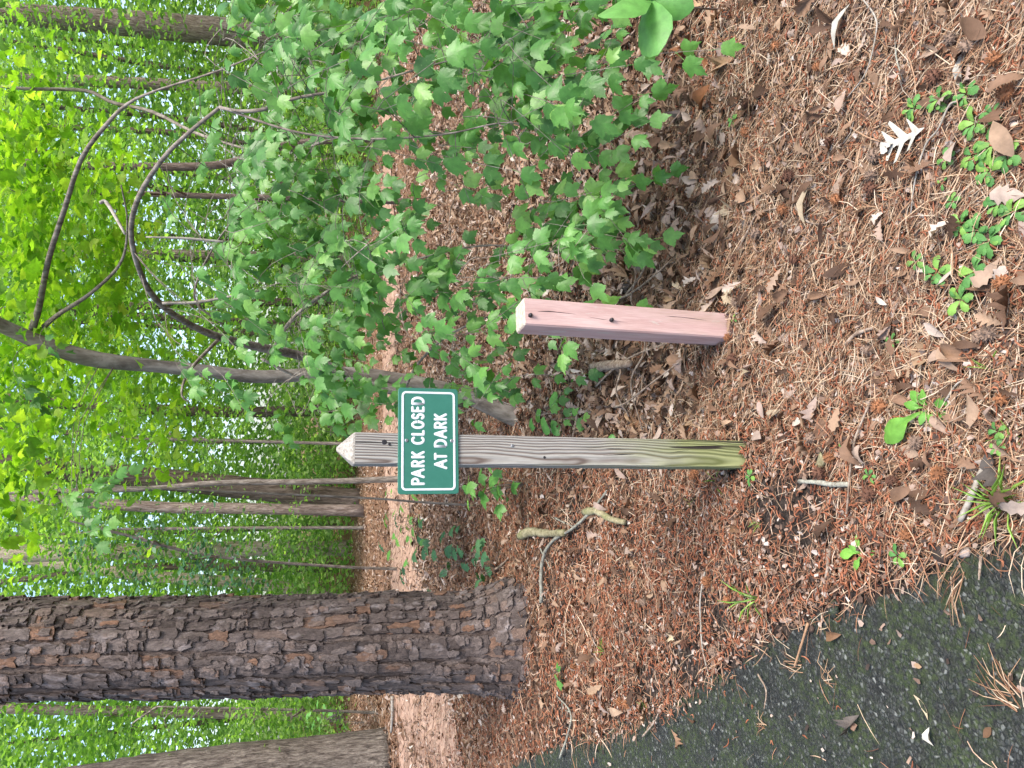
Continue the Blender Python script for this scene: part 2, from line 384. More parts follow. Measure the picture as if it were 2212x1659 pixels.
def _pine_plate():
    t = NT('pine_bark_plate')
    v = t.pos((1, 1, .45)); r = t.rnd()
    c = t.ramp(r, [(0, (0.0630, 0.0487, 0.0445)), (.35, (0.1008, 0.0790, 0.0722)), (.75, (0.1428, 0.1151, 0.1067)), (.88, (0.1428, 0.1025, 0.0857)), (.95, (0.1554, 0.0941, 0.0672)), (1, (0.1806, 0.1008, 0.0672))])
    n = t.noise(v, 34, 5, .7, .5); f = t.noise(t.pos((1, 1, .2)), 120, 3)
    c = t.mix(.75, c, t.ramp(n, [(.28, (.38, .36, .36)), (.55, (1, 1, 1)), (.75, (1.45, 1.42, 1.4))]), 'MULTIPLY')
    c = t.mix(.5, c, t.ramp(f, [(.3, (.5, .5, .5)), (.7, (1.35, 1.35, 1.35))]), 'MULTIPLY')
    c = t.mix(t.ramp(t.noise(v, 16, 3), [(.58, (0, 0, 0)), (.72, (.65, .65, .65))]), c, (.27, .235, .235, 1))
    return t.done(t.pbr(c, .85, t.bump(t.math('ADD', n, t.math('MULTIPLY', f, .4)), .9, .012), .2))
M_PLATE = _pine_plate()
M_PINE = bark_mat('pine_trunk_bark', (0.0185, 0.0143, 0.0134), (0.0714, 0.0538, 0.0487), (0.1680, 0.1344, 0.1218), .3, 20, 1, .03)

# ------------------------------------------------------------------ ground
ROAD_EDGE = [(1107, 1659), (1137, 1640), (1195, 1612), (1251, 1586), (1310, 1570), (1371, 1553), (1431, 1529), (1475, 1512), (1531, 1469), (1575, 1450), (1618, 1432), (1661, 1392),
             (1700, 1372), (1741, 1353), (1790, 1330), (1835, 1306), (1881, 1296), (1930, 1272), (1975, 1252), (2020, 1228), (2058, 1206), (2108, 1183), (2160, 1176), (2212, 1172), (2400, 1130)]
edge = [gnd(*p) for p in ROAD_EDGE]
edge = [edge[0] + (edge[0] - edge[1]).normalized() * 8 + Vector((-2, 0, 0))] + [edge[0] + (edge[0] - edge[2]).normalized() * 2] + edge + [edge[-1] + (edge[-1] - edge[-4]).normalized() * 6]
EP = np.array([(p.x, p.y) for p in edge])
def road_dist(x, y):                     # + inside the asphalt, metres from its edge
    P = np.stack([np.asarray(x, float), np.asarray(y, float)], -1)
    best = np.full(P.shape[:-1], 1e9); sgn = np.ones(P.shape[:-1])
    for a, b in zip(EP[:-1], EP[1:]):
        ab = b - a; t = np.clip(((P - a) @ ab) / (ab @ ab), 0, 1)
        q = P - (a + t[..., None] * ab); dd = np.hypot(q[..., 0], q[..., 1])
        s = ab[0] * (P[..., 1] - a[1]) - ab[1] * (P[..., 0] - a[0])
        m = dd < best; best = np.where(m, dd, best); sgn = np.where(m, np.where(s < 0, 1, -1), sgn)
    return best * sgn
PINE_XY = (at(1143, 1388, gnd(1143, 1388).y + .25).x, gnd(1143, 1388).y + .25)
def hgt(x, y):
    x = np.asarray(x, float); y = np.asarray(y, float)
    b = .016 * np.sin(3.1 * x + 1.3) * np.sin(2.7 * y + .4) + .010 * np.sin(7.3 * x + 2.1 * y) + .007 * np.sin(11 * y - 5 * x + 1)
    far = np.clip((y - 5) / 10, 0, 1)
    b = b + (.05 + .03 * np.sin(14 * x) * np.sin(11 * y)) * np.exp(-np.clip(np.hypot(x - PINE_XY[0], y - PINE_XY[1]) - .36, 0, 9) ** 2 / .02)
    b = b + far * (.10 * np.sin(.5 * x + 1) * np.sin(.43 * y) + .05 * np.sin(1.3 * x + .7 * y))
    m = np.clip((-road_dist(x, y) - .05) / .5, 0, 1)
    return b * m
def hz(p): return float(hgt(p[0], p[1]))

def grid(xs, ys, f):
    Xg, Yg = np.meshgrid(xs, ys); V = np.stack([Xg, Yg, f(Xg, Yg)], -1).reshape(-1, 3)
    nx, ny = len(xs), len(ys); i = np.arange((nx - 1) * (ny - 1)); a = i // (nx - 1) * nx + i % (nx - 1)
    return V, np.stack([a, a + 1, a + nx + 1, a + nx], -1)
xs = np.concatenate([[-300, -120, -60, -36], np.linspace(-24, -6, 25)[:-1], np.linspace(-6, 6, 121), np.linspace(6, 24, 25)[1:], [36, 60, 120, 300]])
ys = np.concatenate([[-300, -100, -30, -10, -4], np.linspace(-1, 8, 91), np.linspace(8, 40, 65)[1:], [60, 120, 300]])
V, F = grid(xs, ys, hgt)
tag(link('ground', smooth(mesh_np('ground', V, F)), M_GROUND.m), kind='structure')
# the asphalt, its edge ragged
E2 = []
for a, b in zip(edge[:-1], edge[1:]):
    n = max(2, int((b - a).length / .05)) if (b - a).length < 1.5 else 6
    nrm = Vector((-(b - a).y, (b - a).x, 0)).normalized()
    for i in range(n): E2.append(a.lerp(b, i / n) + nrm * random.uniform(-.018, .018))
E2.append(edge[-1])
inner = [Vector((p.x - 1.2 - .1 * i * 0, p.y - .9, 0)) for i, p in enumerate(E2)]
V = [(p.x, p.y, .006) for p in E2] + [(p.x - 16, p.y - 16, .006) for p in E2]
n = len(E2)
tag(link('asphalt_path', mesh_py('asphalt_path', V, [(i, i + 1, n + i + 1, n + i) for i in range(n - 1)]), M_ASPH.m), kind='structure')
# the leafy dirt path in the wood
PATH_A = [(815, -80), (820, 150), (822, 260), (825, 420), (828, 600), (822, 760), (830, 900), (836, 1050), (850, 1250), (862, 1500), (872, 1660), (890, 1800)]
PATH_B = [(838, -80), (842, 150), (845, 260), (850, 420), (852, 600), (852, 760), (862, 900), (878, 1050), (915, 1250), (975, 1500), (1010, 1660), (1050, 1800)]
pa = smooth_path([gnd(*p) for p in PATH_A], 60); pb = smooth_path([gnd(*p) for p in PATH_B], 60)
V = []
for a, b in zip(pa, pb):
    for k in range(5):
        p = a.lerp(b, k / 4); V.append((p.x, p.y, hz(p) + .016))
tag(link('woodland_path', smooth(mesh_py('woodland_path', V, [(i * 5 + k, i * 5 + k + 1, i * 5 + k + 6, i * 5 + k + 5) for i in range(59) for k in range(4)])), M_PATH.m), kind='structure')

# ------------------------------------------------------------------ the posts and the sign
def wood_mat(name, kind):
    t = NT(name)
    v = t.coord('Object', (1, 1, .045)); vz = t.coord('Object', (1, 1, .16))
    wv = t.n('ShaderNodeTexWave'); wv.wave_type = 'RINGS'; wv.rings_direction = 'Z'
    mp = t.n('ShaderNodeMapping'); tc = t.n('ShaderNodeTexCoord'); t.set(mp.inputs[0], tc.outputs['Object'])
    mp.inputs['Scale'].default_value = (1, 1, .10); mp.inputs['Location'].default_value = (.012, .075, -.05); mp.inputs['Rotation'].default_value = (R(14), R(5), 0)
    wn = t.n('ShaderNodeTexNoise'); t.set(wn.inputs['Vector'], t.coord('Object', (.6, .6, .35))); wn.inputs['Scale'].default_value = 9; wn.inputs['Detail'].default_value = 2
    vm = t.n('ShaderNodeVectorMath', operation='MULTIPLY_ADD'); t.set(vm.inputs[0], wn.outputs['Color']); vm.inputs[1].default_value = (.028, .028, 0); t.set(vm.inputs[2], mp.outputs[0])
    t.set(wv.inputs['Vector'], vm.outputs[0]); wv.inputs['Scale'].default_value = 46; wv.inputs['Distortion'].default_value = 2.2
    wv.inputs['Detail'].default_value = 3; wv.inputs['Detail Scale'].default_value = .35
    fine = t.noise(v, 260, 4, .6); mid = t.noise(v, 70, 3)
    sep = t.n('ShaderNodeSeparateXYZ'); t.set(sep.inputs[0], tc.outputs['Object']); z = sep.outputs[2]
    if kind == 'grey':
        c = t.ramp(wv.outputs['Fac'], [(0, (0.1260, 0.0966, 0.0840)), (.12, (0.2100, 0.1806, 0.1596)), (.35, (0.2940, 0.2772, 0.2562)), (1, (0.3528, 0.3402, 0.3150))])
        c = t.mix(.55, c, t.ramp(fine, [(.3, (.58, .55, .52)), (.65, (1.15, 1.15, 1.15))]), 'MULTIPLY')
        c = t.mix(t.ramp(mid, [(.6, (0, 0, 0)), (.72, (.55, .55, .55))]), c, (.16, .115, .095, 1))
        g = t.math('ADD', t.math('MULTIPLY', t.noise(vz, 16, 4), .75), t.ramp(z, [(.02, (.62, .62, .62)), (.5, (.28, .28, .28)), (.9, (0, 0, 0))]))
        g = t.ramp(g, [(.55, (0, 0, 0)), (.92, (.85, .85, .85))])
        c = t.mix(g, c, t.mix(wv.outputs['Fac'], (.12, .14, .045), (.27, .29, .11)))
        crack = t.ramp(t.noise(t.coord('Object', (1, 1, .03)), 55, 2, .5), [(.655, (0, 0, 0)), (.675, (1, 1, 1))])
        c = t.mix(crack, c, (.03, .024, .02, 1))
        h = t.math('ADD', t.math('SUBTRACT', wv.outputs['Fac'], t.math('MULTIPLY', crack, 2.0)), t.math('MULTIPLY', fine, .6))
        return t.done(t.pbr(c, .85, t.bump(h, .55, .004), .2))
    c = t.ramp(t.noise(vz, 22, 4), [(.3, (.42, .26, .24)), (.55, (.52, .365, .345)), (.75, (.58, .44, .42))])
    c = t.mix(.5, c, t.ramp(fine, [(.3, (.72, .68, .66)), (.65, (1.08, 1.08, 1.08))]), 'MULTIPLY')
    bare = t.ramp(t.noise(t.coord('Object', (1, 1, .22)), 30, 5, .7), [(.60, (0, 0, 0)), (.66, (.8, .8, .8))])
    c = t.mix(bare, c, (.46, .41, .37, 1))
    scuff = t.ramp(t.noise(vz, 11, 5, .7), [(.50, (0, 0, 0)), (.68, (.7, .7, .7))])
    c = t.mix(scuff, c, (.30, .19, .135, 1))
    ck = t.ramp(t.noise(t.coord('Object', (1, 1, .035)), 46, 2, .5), [(.665, (0, 0, 0)), (.685, (1, 1, 1))])
    c = t.mix(ck, c, (.05, .035, .032, 1))
    return t.done(t.pbr(c, .7, t.bump(t.math('SUBTRACT', fine, t.math('MULTIPLY', ck, 3.0)), .4, .003), .3))
M_GREYWOOD = wood_mat('weathered_grey_wood', 'grey'); M_PINKWOOD = wood_mat('faded_pink_paint', 'pink')
def endgrain():
    t = NT('end_grain'); v = t.coord('Object')
    n = t.noise(v, 90, 4, .7)
    c = t.ramp(n, [(.3, (.24, .19, .145)), (.5, (.42, .36, .29)), (.7, (.55, .48, .40))])
    return t.done(t.pbr(c, .9, t.bump(n, .7, .004), .15))
M_END = endgrain()
def weathered_cap():
    t = NT('weathered_post_cap'); v = t.coord('Object')
    n = t.noise(v, 110, 5, .75)
    c = t.ramp(n, [(.28, (.14, .12, .10)), (.48, (.32, .295, .26)), (.7, (.46, .43, .39))])
    return t.done(t.pbr(c, .95, t.bump(n, 1, .005), .1))
M_CAP = weathered_cap()

def post_mesh(name, hw, rows, bev=.004):
    """rows: (z, half-width); a square post with small chamfered corners"""
    V, F = [], []
    for z, h in rows:
        b = min(bev, h * .4)
        V += [(-h + b, -h, z), (h - b, -h, z), (h, -h + b, z), (h, h - b, z), (h - b, h, z), (-h + b, h, z), (-h, h - b, z), (-h, -h + b, z)]
    for i in range(len(rows) - 1):
        for k in range(8):
            k2 = (k + 1) % 8; F.append((i * 8 + k, i * 8 + k2, i * 8 + 8 + k2, i * 8 + 8 + k))
    F.append(tuple(range(8))[::-1]); F.append(tuple(range(len(rows) * 8 - 8, len(rows) * 8)))
    return V, F
def disc_head(name, r, d, sides=12):
    m = MB(); m.tube([(0, .004, 0), (0, -d * .6, 0), (0, -d, 0)], [r, r, r * .7], sides)
    return m.mesh(name)

S_BASE = gnd(1598, 984); S_YAW = R(11.5)
sp = thing('sign_post', (S_BASE.x, S_BASE.y, 0), 'tall weathered grey wooden post with pointed top carrying a green sign', 'sign post', rz=S_YAW)
HW = .0455
top = at(765, 962, S_BASE.y).z
rows = [(-.05, HW + .001)] + [(z, HW + random.uniform(-.0007, .0007)) for z in np.linspace(.05, top - .02, 14)] + [(top, HW)]
V, F = post_mesh('post', HW, rows)
post = link('post', mesh_py('post', V, F), M_GREYWOOD, sp)
V, F = post_mesh('cap', HW, [(top + .0005, HW - .0005), (top + .006, HW - .003), (top + .05, .006)], .004)
for i in range(len(V)):
    x, y, z = V[i]; V[i] = (x + random.uniform(-.001, .001), y + random.uniform(-.001, .001), z)
link('pointed_cap', mesh_py('pointed_cap', V, F), M_CAP, sp)
def on_front(x, y):                       # picture position -> (local x, z) on the post's front face
    nrm = Vector((math.sin(S_YAW), -math.cos(S_YAW), 0)); p0 = Vector((S_BASE.x, S_BASE.y, 0)) + nrm * HW
    d = ray(x, y); t = (p0 - EYE).dot(nrm) / d.dot(nrm); p = EYE + d * t - Vector((S_BASE.x, S_BASE.y, 0))
    return p.dot(Vector((math.cos(S_YAW), math.sin(S_YAW), 0))), p.z
for (x, y, r, d, nm, m) in ((1107, 963, .0052, .002, 'nail', M_METAL), (1176, 988, .004, .0015, 'nail', M_RUST), (830, 955, .0075, .0012, 'knot_hole', M_RUST), (841, 960, .004, .003, 'nail', M_RUST)):  # the knot hole is a dark disc, the recess's shade put into its colour
    lx, lz = on_front(x, y); o = link(nm, disc_head(nm, r, d), m, sp); o.location = (lx, -HW, lz)
# long drying cracks as thin dark wedges set into the face
for (x0, y0, x1, y1) in ((1395, 985, 1530, 968), (1290, 985, 1400, 980)):
    a, b = on_front(x0, y0), on_front(x1, y1); m = MB()
    m.tube([(a[0], -HW + .0012, a[1]), ((a[0] + b[0]) / 2 + .001, -HW + .0012, (a[1] + b[1]) / 2), (b[0], -HW + .0012, b[1])], [.0003, .0017, .0003], 6)
    link('drying_crack', m.mesh('drying_crack'), M_RUST, sp)
# sign panel
M_SIGN = NT('green_sign_paint')
_n = M_SIGN.noise(M_SIGN.coord('Object'), 30, 4)
M_SIGN = M_SIGN.done(M_SIGN.pbr(M_SIGN.ramp(_n, [(.3, (.027, .138, .100)), (.7, (.034, .158, .116))]), .42, M_SIGN.bump(M_SIGN.noise(M_SIGN.coord('Object'), 220, 2), .08, .002), .4))
M_WHITE = NT('white_sign_paint'); M_WHITE = M_WHITE.done(M_WHITE.pbr((.60, .62, .66), .4, None, .4))
SW, SHh = width(230.0, at(925, 952, S_BASE.y - .05)), 0
SW *= 1.0; SHh = SW * 745 / 1300
cx, cz = on_front(925, 952)
panel = bpy.data.objects.new('sign_panel', None)
def rounded(wd, ht, r, n=7):
    P = []
    for (qx, qz, a0) in ((wd / 2 - r, ht / 2 - r, 0), (-wd / 2 + r, ht / 2 - r, 90), (-wd / 2 + r, -ht / 2 + r, 180), (wd / 2 - r, -ht / 2 + r, 270)):
        for i in range(n):
            a = R(a0 + 90 * i / (n - 1)); P.append((qx + r * math.cos(a), qz + r * math.sin(a)))
    return P
P = rounded(SW, SHh, SW * .03); n = len(P); m = MB(); th = .003
Pin = rounded(SW - .0016, SHh - .0016, SW * .03 - .0008)
m.add([(x, 0, z) for x, z in P] + [(x, -th + .0008, z) for x, z in P] + [(x, -th, z) for x, z in Pin],
      [(i, (i + 1) % n, n + (i + 1) % n, n + i) for i in range(n)] + [(n + i, n + (i + 1) % n, 2 * n + (i + 1) % n, 2 * n + i) for i in range(n)] + [tuple(range(2 * n, 3 * n)), tuple(range(n))[::-1]])
panel = link('sign_panel', m.mesh('sign_panel'), M_SIGN, sp)
panel.location = (cx, -HW - .0025, cz); panel.rotation_euler = (0, R(-.6), 0)
UZ = SW / 1300
def sxy(u, v): return ((u - 650) * UZ, (372.5 - v) * UZ)
loop = rounded(1215 * UZ - 28 * UZ, 665 * UZ - 28 * UZ, 42 * UZ, 8); nl = len(loop); m = MB()
V, F = [], []
for i, (x, z) in enumerate(loop):
    px, pz = loop[i - 1]; qx, qz = loop[(i + 1) % nl]; d = Vector((qx - px, qz - pz)).normalized(); nr = Vector((d.y, -d.x))
    for o_, yy in ((-14, .0002), (-11, -.0011), (11, -.0011), (14, .0002)):
        V.append((x + nr.x * o_ * UZ, -th + yy, z + nr.y * o_ * UZ))
for i in range(nl):
    j = (i + 1) % nl
    for k in range(3): F.append((i * 4 + k, j * 4 + k, j * 4 + k + 1, i * 4 + k + 1))
b = link('border', mesh_py('border', V, F), M_WHITE, panel); b.location = (0, 0, -2 * UZ)
def arc(cx_, cy_, rx, ry, a0, a1, n=12): return [(cx_ + rx * math.cos(R(a0 + (a1 - a0) * i / n)), cy_ + ry * math.sin(R(a0 + (a1 - a0) * i / n))) for i in range(n + 1)]
GLYPH = {   # strokes in a 1 x 1 box, y up
    'P': [[(0, 0), (0, 1), (.5, 1)] + arc(.5, .74, .5, .26, 90, -90)[1:] + [(.5, .48), (.05, .48)]],
    'A': [[(0, 0), (.5, 1), (1, 0)], [(.2, .34), (.8, .34)]],
    'R': [[(0, 0), (0, 1), (.5, 1)] + arc(.5, .75, .46, .25, 90, -90)[1:] + [(.05, .5)], [(.5, .5), (1, 0)]],
    'K': [[(0, 0), (0, 1)], [(.9, 1), (.08, .48)], [(.3, .6), (1, 0)]],
    'C': [[(1, .88)] + arc(.62, .5, .62, .5, 68, 292, 18) + [(1, .12)]],
    'L': [[(0, 1), (0, 0), (1, 0)]],
    'O': [arc(.5, .5, .5, .5, 0, 360, 28)],
    'S': [[(.93, .88)] + arc(.5, .74, .48, .26, 62, 250, 12) + arc(.5, .26, .5, .26, 70, -118, 12) + [(.03, .12)]],
    'E': [[(1, 1), (0, 1), (0, 0), (1, 0)], [(0, .52), (.88, .52)]],
    'D': [[(0, 0), (0, 1), (.38, 1)] + arc(.38, .5, .62, .5, 90, -90, 16)[1:] + [(0, 0)]],
    'T': [[(0, 1), (1, 1)], [(.5, 1), (.5, 0)]],
}
LW = 16.5
def letter(ch, u0, u1, vt, vb):
    m = MB(); r = LW * UZ
    for st in GLYPH[ch]:
        P = [sxy(u0 + LW + (u1 - u0 - 2 * LW) * x, vb - LW - (vb - vt - 2 * LW) * y) for x, y in st]
        P = [Vector((x, -th, z)) for x, z in P]; closed = (P[0] - P[-1]).length < 1e-6
        Q = [P[0]]
        for a, b_ in zip(P[:-1], P[1:]):       # sharp corners keep their width: two points close together
            Q.append(b_)
        if not closed:
            d0 = (Q[0] - Q[1]).normalized(); d1 = (Q[-1] - Q[-2]).normalized()
            cap = lambda p, d: [p + d * r * math.sin(R(a)) for a in (25, 50, 72, 88)]
            rr = [r * math.cos(R(a)) for a in (25, 50, 72, 88)]
            Q = cap(Q[0], d0)[::-1] + Q + cap(Q[-1], d1); rad = rr[::-1] + [r] * len(P) + rr
        else: rad = [r] * len(Q)
        # split at sharp corners so the bead stays round there
        run, rads, yy = [Q[0]], [rad[0]], Vector((0, 1, 0))
        def flush():
            if len(run) > 1: m.tube(run, rads, 12, True, 0, (1400 * UZ / 1300 * 0 + .16, 1), yy)
        for i in range(1, len(Q)):
            run.append(Q[i]); rads.append(rad[i])
            if 0 < i < len(Q) - 1:
                d0 = (Q[i] - Q[i - 1]).normalized(); d1 = (Q[i + 1] - Q[i]).normalized()
                if d0.dot(d1) < .75:
                    for a in (30, 60, 86): run.append(Q[i] + d0 * r * math.sin(R(a))); rads.append(r * math.cos(R(a)))
                    flush(); run, rads = [], []
                    for a in (86, 60, 30): run.append(Q[i] - d1 * r * math.sin(R(a))); rads.append(r * math.cos(R(a)))
                    run.append(Q[i]); rads.append(r)
        flush()
    return m.mesh('letter', True)
for row, vt, vb in (([('P', 107, 200), ('A', 190, 310), ('R', 322, 412), ('K', 430, 522), ('C', 595, 697), ('L', 707, 778), ('O', 788, 896), ('S', 905, 986), ('E', 995, 1073), ('D', 1085, 1193)], 160, 328),
                    ([('A', 298, 420), ('T', 412, 500), ('D', 563, 669), ('A', 672, 790), ('R', 795, 888), ('K', 898, 990)], 440, 606)):
    for ch, a, b in row: link('letter', letter(ch, a, b, vt, vb), M_WHITE, panel)
for v in (103, 662):
    o = link('screw', disc_head('screw', .0052, .002, 14), M_METAL, panel); x, z = sxy(648, v); o.location = (x, -th, z)

P_BASE = gnd(1568, 713); P_YAW = R(16)
pp = thing('short_post', (P_BASE.x, P_BASE.y, 0), 'short square wooden post in faded pink paint with two bolts', 'post', rz=P_YAW)
PW = .0465; ptop = at(1130, 695, P_BASE.y - PW).z
rows = [(-.06, PW)] + [(z, PW + random.uniform(-.0006, .0006)) for z in np.linspace(.05, ptop - .006, 8)]
V, F = post_mesh('post', PW, rows, .005); link('post', mesh_py('post', V, F), M_PINKWOOD, pp)
V, F = post_mesh('top', PW, [(ptop - .0055, PW - .0004), (ptop - .002, PW - .003), (ptop, PW - .008)], .005); link('end_grain_top', mesh_py('top', V, F), M_END, pp)
S_YAW_, S_BASE_, HW_ = S_YAW, S_BASE, HW
S_YAW, S_BASE, HW = P_YAW, P_BASE, PW
for seg in (((1140, 672), (1200, 674), (1255, 680)), ((1262, 683), (1330, 694), (1400, 700)), ((1420, 682), (1480, 686), (1560, 697)), ((1150, 674), (1180, 672), (1215, 675))):
    pp_ = [on_front(*q) for q in seg]; m = MB()
    m.tube(smooth_path([(a, -HW + .0008, c) for a, c in pp_], 8), [.0003, .0009, .0013, .0011, .0014, .001, .0007, .0002], 6)
    link('drying_crack', m.mesh('drying_crack'), M_RUST, pp)
for x, y in ((1145, 682), (1320, 692)):
    lx, lz = on_front(x, y); m = MB(); m.tube([(0, .004, 0), (0, -.003, 0), (0, -.011, 0), (0, -.014, 0)], [.0075, .007, .006, .003], 8)
    o = link('bolt', m.mesh('bolt', True), M_RUST, pp); o.location = (lx, -HW, lz)
S_YAW, S_BASE, HW = S_YAW_, S_BASE_, HW_

# ------------------------------------------------------------------ trees
def trunk_tube(pts, ws, sides=14, extra=0.0, n=26, wob=.05, flare=1.0):
    """pts world points base->top, ws radii; extra = metres carried on above the last point"""
    pts = [Vector(p) for p in pts]
    if extra:
        d = (pts[-1] - pts[-2]).normalized(); pts.append(pts[-1] + d * extra); ws = list(ws) + [ws[-1] * .55]
    P = smooth_path(pts, n); Rr = lerp_list(ws, n)
    if flare > 1:
        for i in range(n):
            h = (P[i] - P[0]).length; Rr[i] *= 1 + (flare - 1) * math.exp(-h / .25)
    m = MB(); m.tube(P, Rr, sides, True, wob); return m, P, Rr

def crown_leaves(centres, per, spread, size, T, flat=.35, up=1.0, tilt=.55):
    k = len(centres) * per
    c = np.repeat(np.asarray(centres), per, 0)
    off = rng.normal(size=(k, 3)) * np.array([spread, spread, spread * flat])
    pos = c + off
    nrm = rng.normal(size=(k, 3)) * tilt + np.array([0, -.15, up])
    a = rng.uniform(0, 2 * np.pi, k); tip = np.stack([np.cos(a), np.sin(a), rng.uniform(-.6, .1, k)], 1)
    return scatter('', T[0], T[1], pos, frames(tip, nrm), size * rng.uniform(.6, 1.25, k), rng.uniform(-.3, .3, k), rng.uniform(-.4, .1, k))

def tree(name, label, cat, base_xy, axis, wbase, mat, Yd=None, extra=5, crown=None, group='trees of the wood behind', leafmat=None, wtop=None, flare=1.25, sides=14, limbs=0):
    """base_xy: picture position of the foot; axis: picture positions further up"""
    b = gnd(*base_xy); Yd = b.y
    pts = [Vector((b.x, b.y, hz(b) - .08))] + [at(x, y, Yd + dy) for x, y, dy in axis]
    r0 = width(wbase, b) / 2; r1 = width(wtop if wtop else wbase * .85, b) / 2
    t = thing(name, (b.x, b.y, hz(b)), label, cat, group)
    m, P, Rr = trunk_tube(pts, list(np.linspace(r0, r1, len(pts))), sides, extra, 30, .07, flare)
    base = Vector(t.location)
    m.V = [tuple(Vector(v) - base) for v in m.V]
    link('trunk', m.mesh('trunk', True), mat, t)
    if crown:
        cs = []
        for (x, y, dy, rx, ry, n) in crown:     # picture ellipses, dy = metres nearer / farther than the trunk
            for _ in range(n):
                a, q = random.uniform(0, 6.283), math.sqrt(random.random())
                cs.append(at(x + rx * q * math.cos(a), y + ry * q * math.sin(a), Yd + dy + random.uniform(-.8, .8)))
        mb = MB()
        for i in range(0, len(cs), 3):
            q = min(P, key=lambda p: (p - cs[i]).length + (2 if p.z > cs[i].z else 0)); c = Vector(cs[i])
            midp = q.lerp(c, .5) + Vector((random.uniform(-.15, .15), random.uniform(-.15, .15), random.uniform(0, .25)))
            mb.tube([Vector(v) - base for v in smooth_path([q, midp, c], 7)], list(np.linspace(.016, .004, 7)), 5)
        link('limbs', mb.mesh('limbs'), mat, t)['kind'] = 'stuff'
        V, F = crown_leaves([tuple(Vector(c) - base) for c in cs], 60, .24, .085, MAPLE if leafmat is M_SUNLEAF else BEECH)
        link('crown', mesh_np('crown', V, F), leafmat or M_BACKLEAF, t)['kind'] = 'stuff'
    return t

# the big pine
PB = gnd(1143, 1388); PY = PB.y + .25
b = Vector((at(1143, 1388, PY).x, PY, 0))
pine = thing('pine_tree', (b.x, b.y, 0), 'massive pine trunk with grey and rust coloured plated bark beside the asphalt', 'tree')
PW_ = [(1115, 1372, 1.12), (1000, 1385, 1.0), (850, 1386, .985), (600, 1393, .985), (300, 1399, .985), (0, 1402, .985)]
pr = width(188, b) / 2
paxis = [Vector((b.x, b.y, -.1))] + [at(x, y, PY) for x, y, _ in PW_]
paxis[1].z = .03; 
prad = [pr * 1.22, pr * 1.16, pr * 1.0, pr * .98, pr * .96, pr * .93, pr * .90]
paxis.append(paxis[-1] + (paxis[-1] - paxis[-2]).normalized() * 7); prad.append(pr * .6)
PN = 140
pP = smooth_path(paxis, PN); pR = lerp_list(prad, PN)
def pine_lobe(th, z):                    # buttresses towards the roots
    e = math.exp(-max(z, 0) / .22)
    return 1 + e * ((.20 * max(0, math.cos(th - R(205))) ** 5 + .26 * max(0, math.cos(th - R(-25))) ** 5 + .15 * max(0, math.cos(th - R(272))) ** 6) + .30 * max(0, math.cos(th - R(130))) ** 3) + .012 * math.sin(5 * th + z * 2) + .01 * math.sin(9 * th - z)
pz = np.array([p.z for p in pP])
def pine_pt(th, z, lift=0.0):
    x = np.interp(z, pz, [p.x for p in pP]); y = np.interp(z, pz, [p.y for p in pP]); r = np.interp(z, pz, pR) * pine_lobe(th, z) + lift
    return (x + r * math.cos(th) - b.x, y + r * math.sin(th) - b.y, z)
V, F = [], []
zs = np.concatenate([np.linspace(-.08, 3.6, 110), np.linspace(3.8, pz[-1], 14)]); NS = 56
for z in zs:
    for k in range(NS):
        th = 2 * math.pi * k / NS; V.append(pine_pt(th, z, random.uniform(-.006, .004)))
for i in range(len(zs) - 1):
    for k in range(NS):
        k2 = (k + 1) % NS; F.append((i * NS + k, i * NS + k2, i * NS + NS + k2, i * NS + NS + k))
link('trunk', mesh_py('trunk', V, F), M_PINE, pine)
def plate(th0, z0, wd, ht, lift):
    """a flake of bark: a ragged outline stuck to the trunk, thickest at its lower edge"""
    NX, NZ = 4, 6; V, F = [], []; r = pr
    jl = [random.uniform(-.13, .13) for _ in range(NZ + 1)]; jr = [random.uniform(-.13, .13) for _ in range(NZ + 1)]
    sk = random.uniform(-.18, .18); pt, pb_ = random.uniform(.05, .6), random.uniform(.0, .35)
    jb = [random.uniform(-.07, .07) for _ in range(NX + 1)]; jt = [random.uniform(-.10, .10) for _ in range(NX + 1)]
    tl, tr_ = random.uniform(-.004, .004), random.uniform(-.004, .005)
    for j in range(NZ + 1):
        tz = j / NZ; taper = 1 - pt * max(0, 2 * tz - 1) ** 2 - pb_ * max(0, 1 - 2 * tz) ** 2
        for i in range(NX + 1):
            tx = i / NX - .5
            xx = tx * taper + (jl[j] if i == 0 else jr[j] if i == NX else 0) + sk * (tz - .5)
            zz = tz - .5 + (jb[i] if j == 0 else jt[i] if j == NZ else 0)
            edge_ = min(i, NX - i, j, NZ - j)
            l = lift * (1.2 - .45 * tz) + tl * 2 * tx + tr_ * (1 - tz) - (0 if edge_ else .0012) + random.uniform(-.0012, .0012)
            V.append(pine_pt(th0 + xx * wd / r, z0 + zz * ht, l))
    per = [i for i in range(NX + 1)] + [j * (NX + 1) + NX for j in range(1, NZ + 1)] + [NZ * (NX + 1) + i for i in range(NX - 1, -1, -1)] + [j * (NX + 1) for j in range(NZ - 1, 0, -1)]
    for j in range(NZ):
        for i in range(NX):
            a = j * (NX + 1) + i; F.append((a, a + 1, a + NX + 2, a + NX + 1))
    nb = len(V)
    for p in per:
        v = Vector(V[p]); th = math.atan2(v.y, v.x); V.append((v.x - math.cos(th) * (lift + .01), v.y - math.sin(th) * (lift + .01), v.z))
    for i in range(len(per)):
        j = (i + 1) % len(per); F.append((per[j], per[i], nb + i, nb + j))
    return V, F
plates = []
ncol = 25
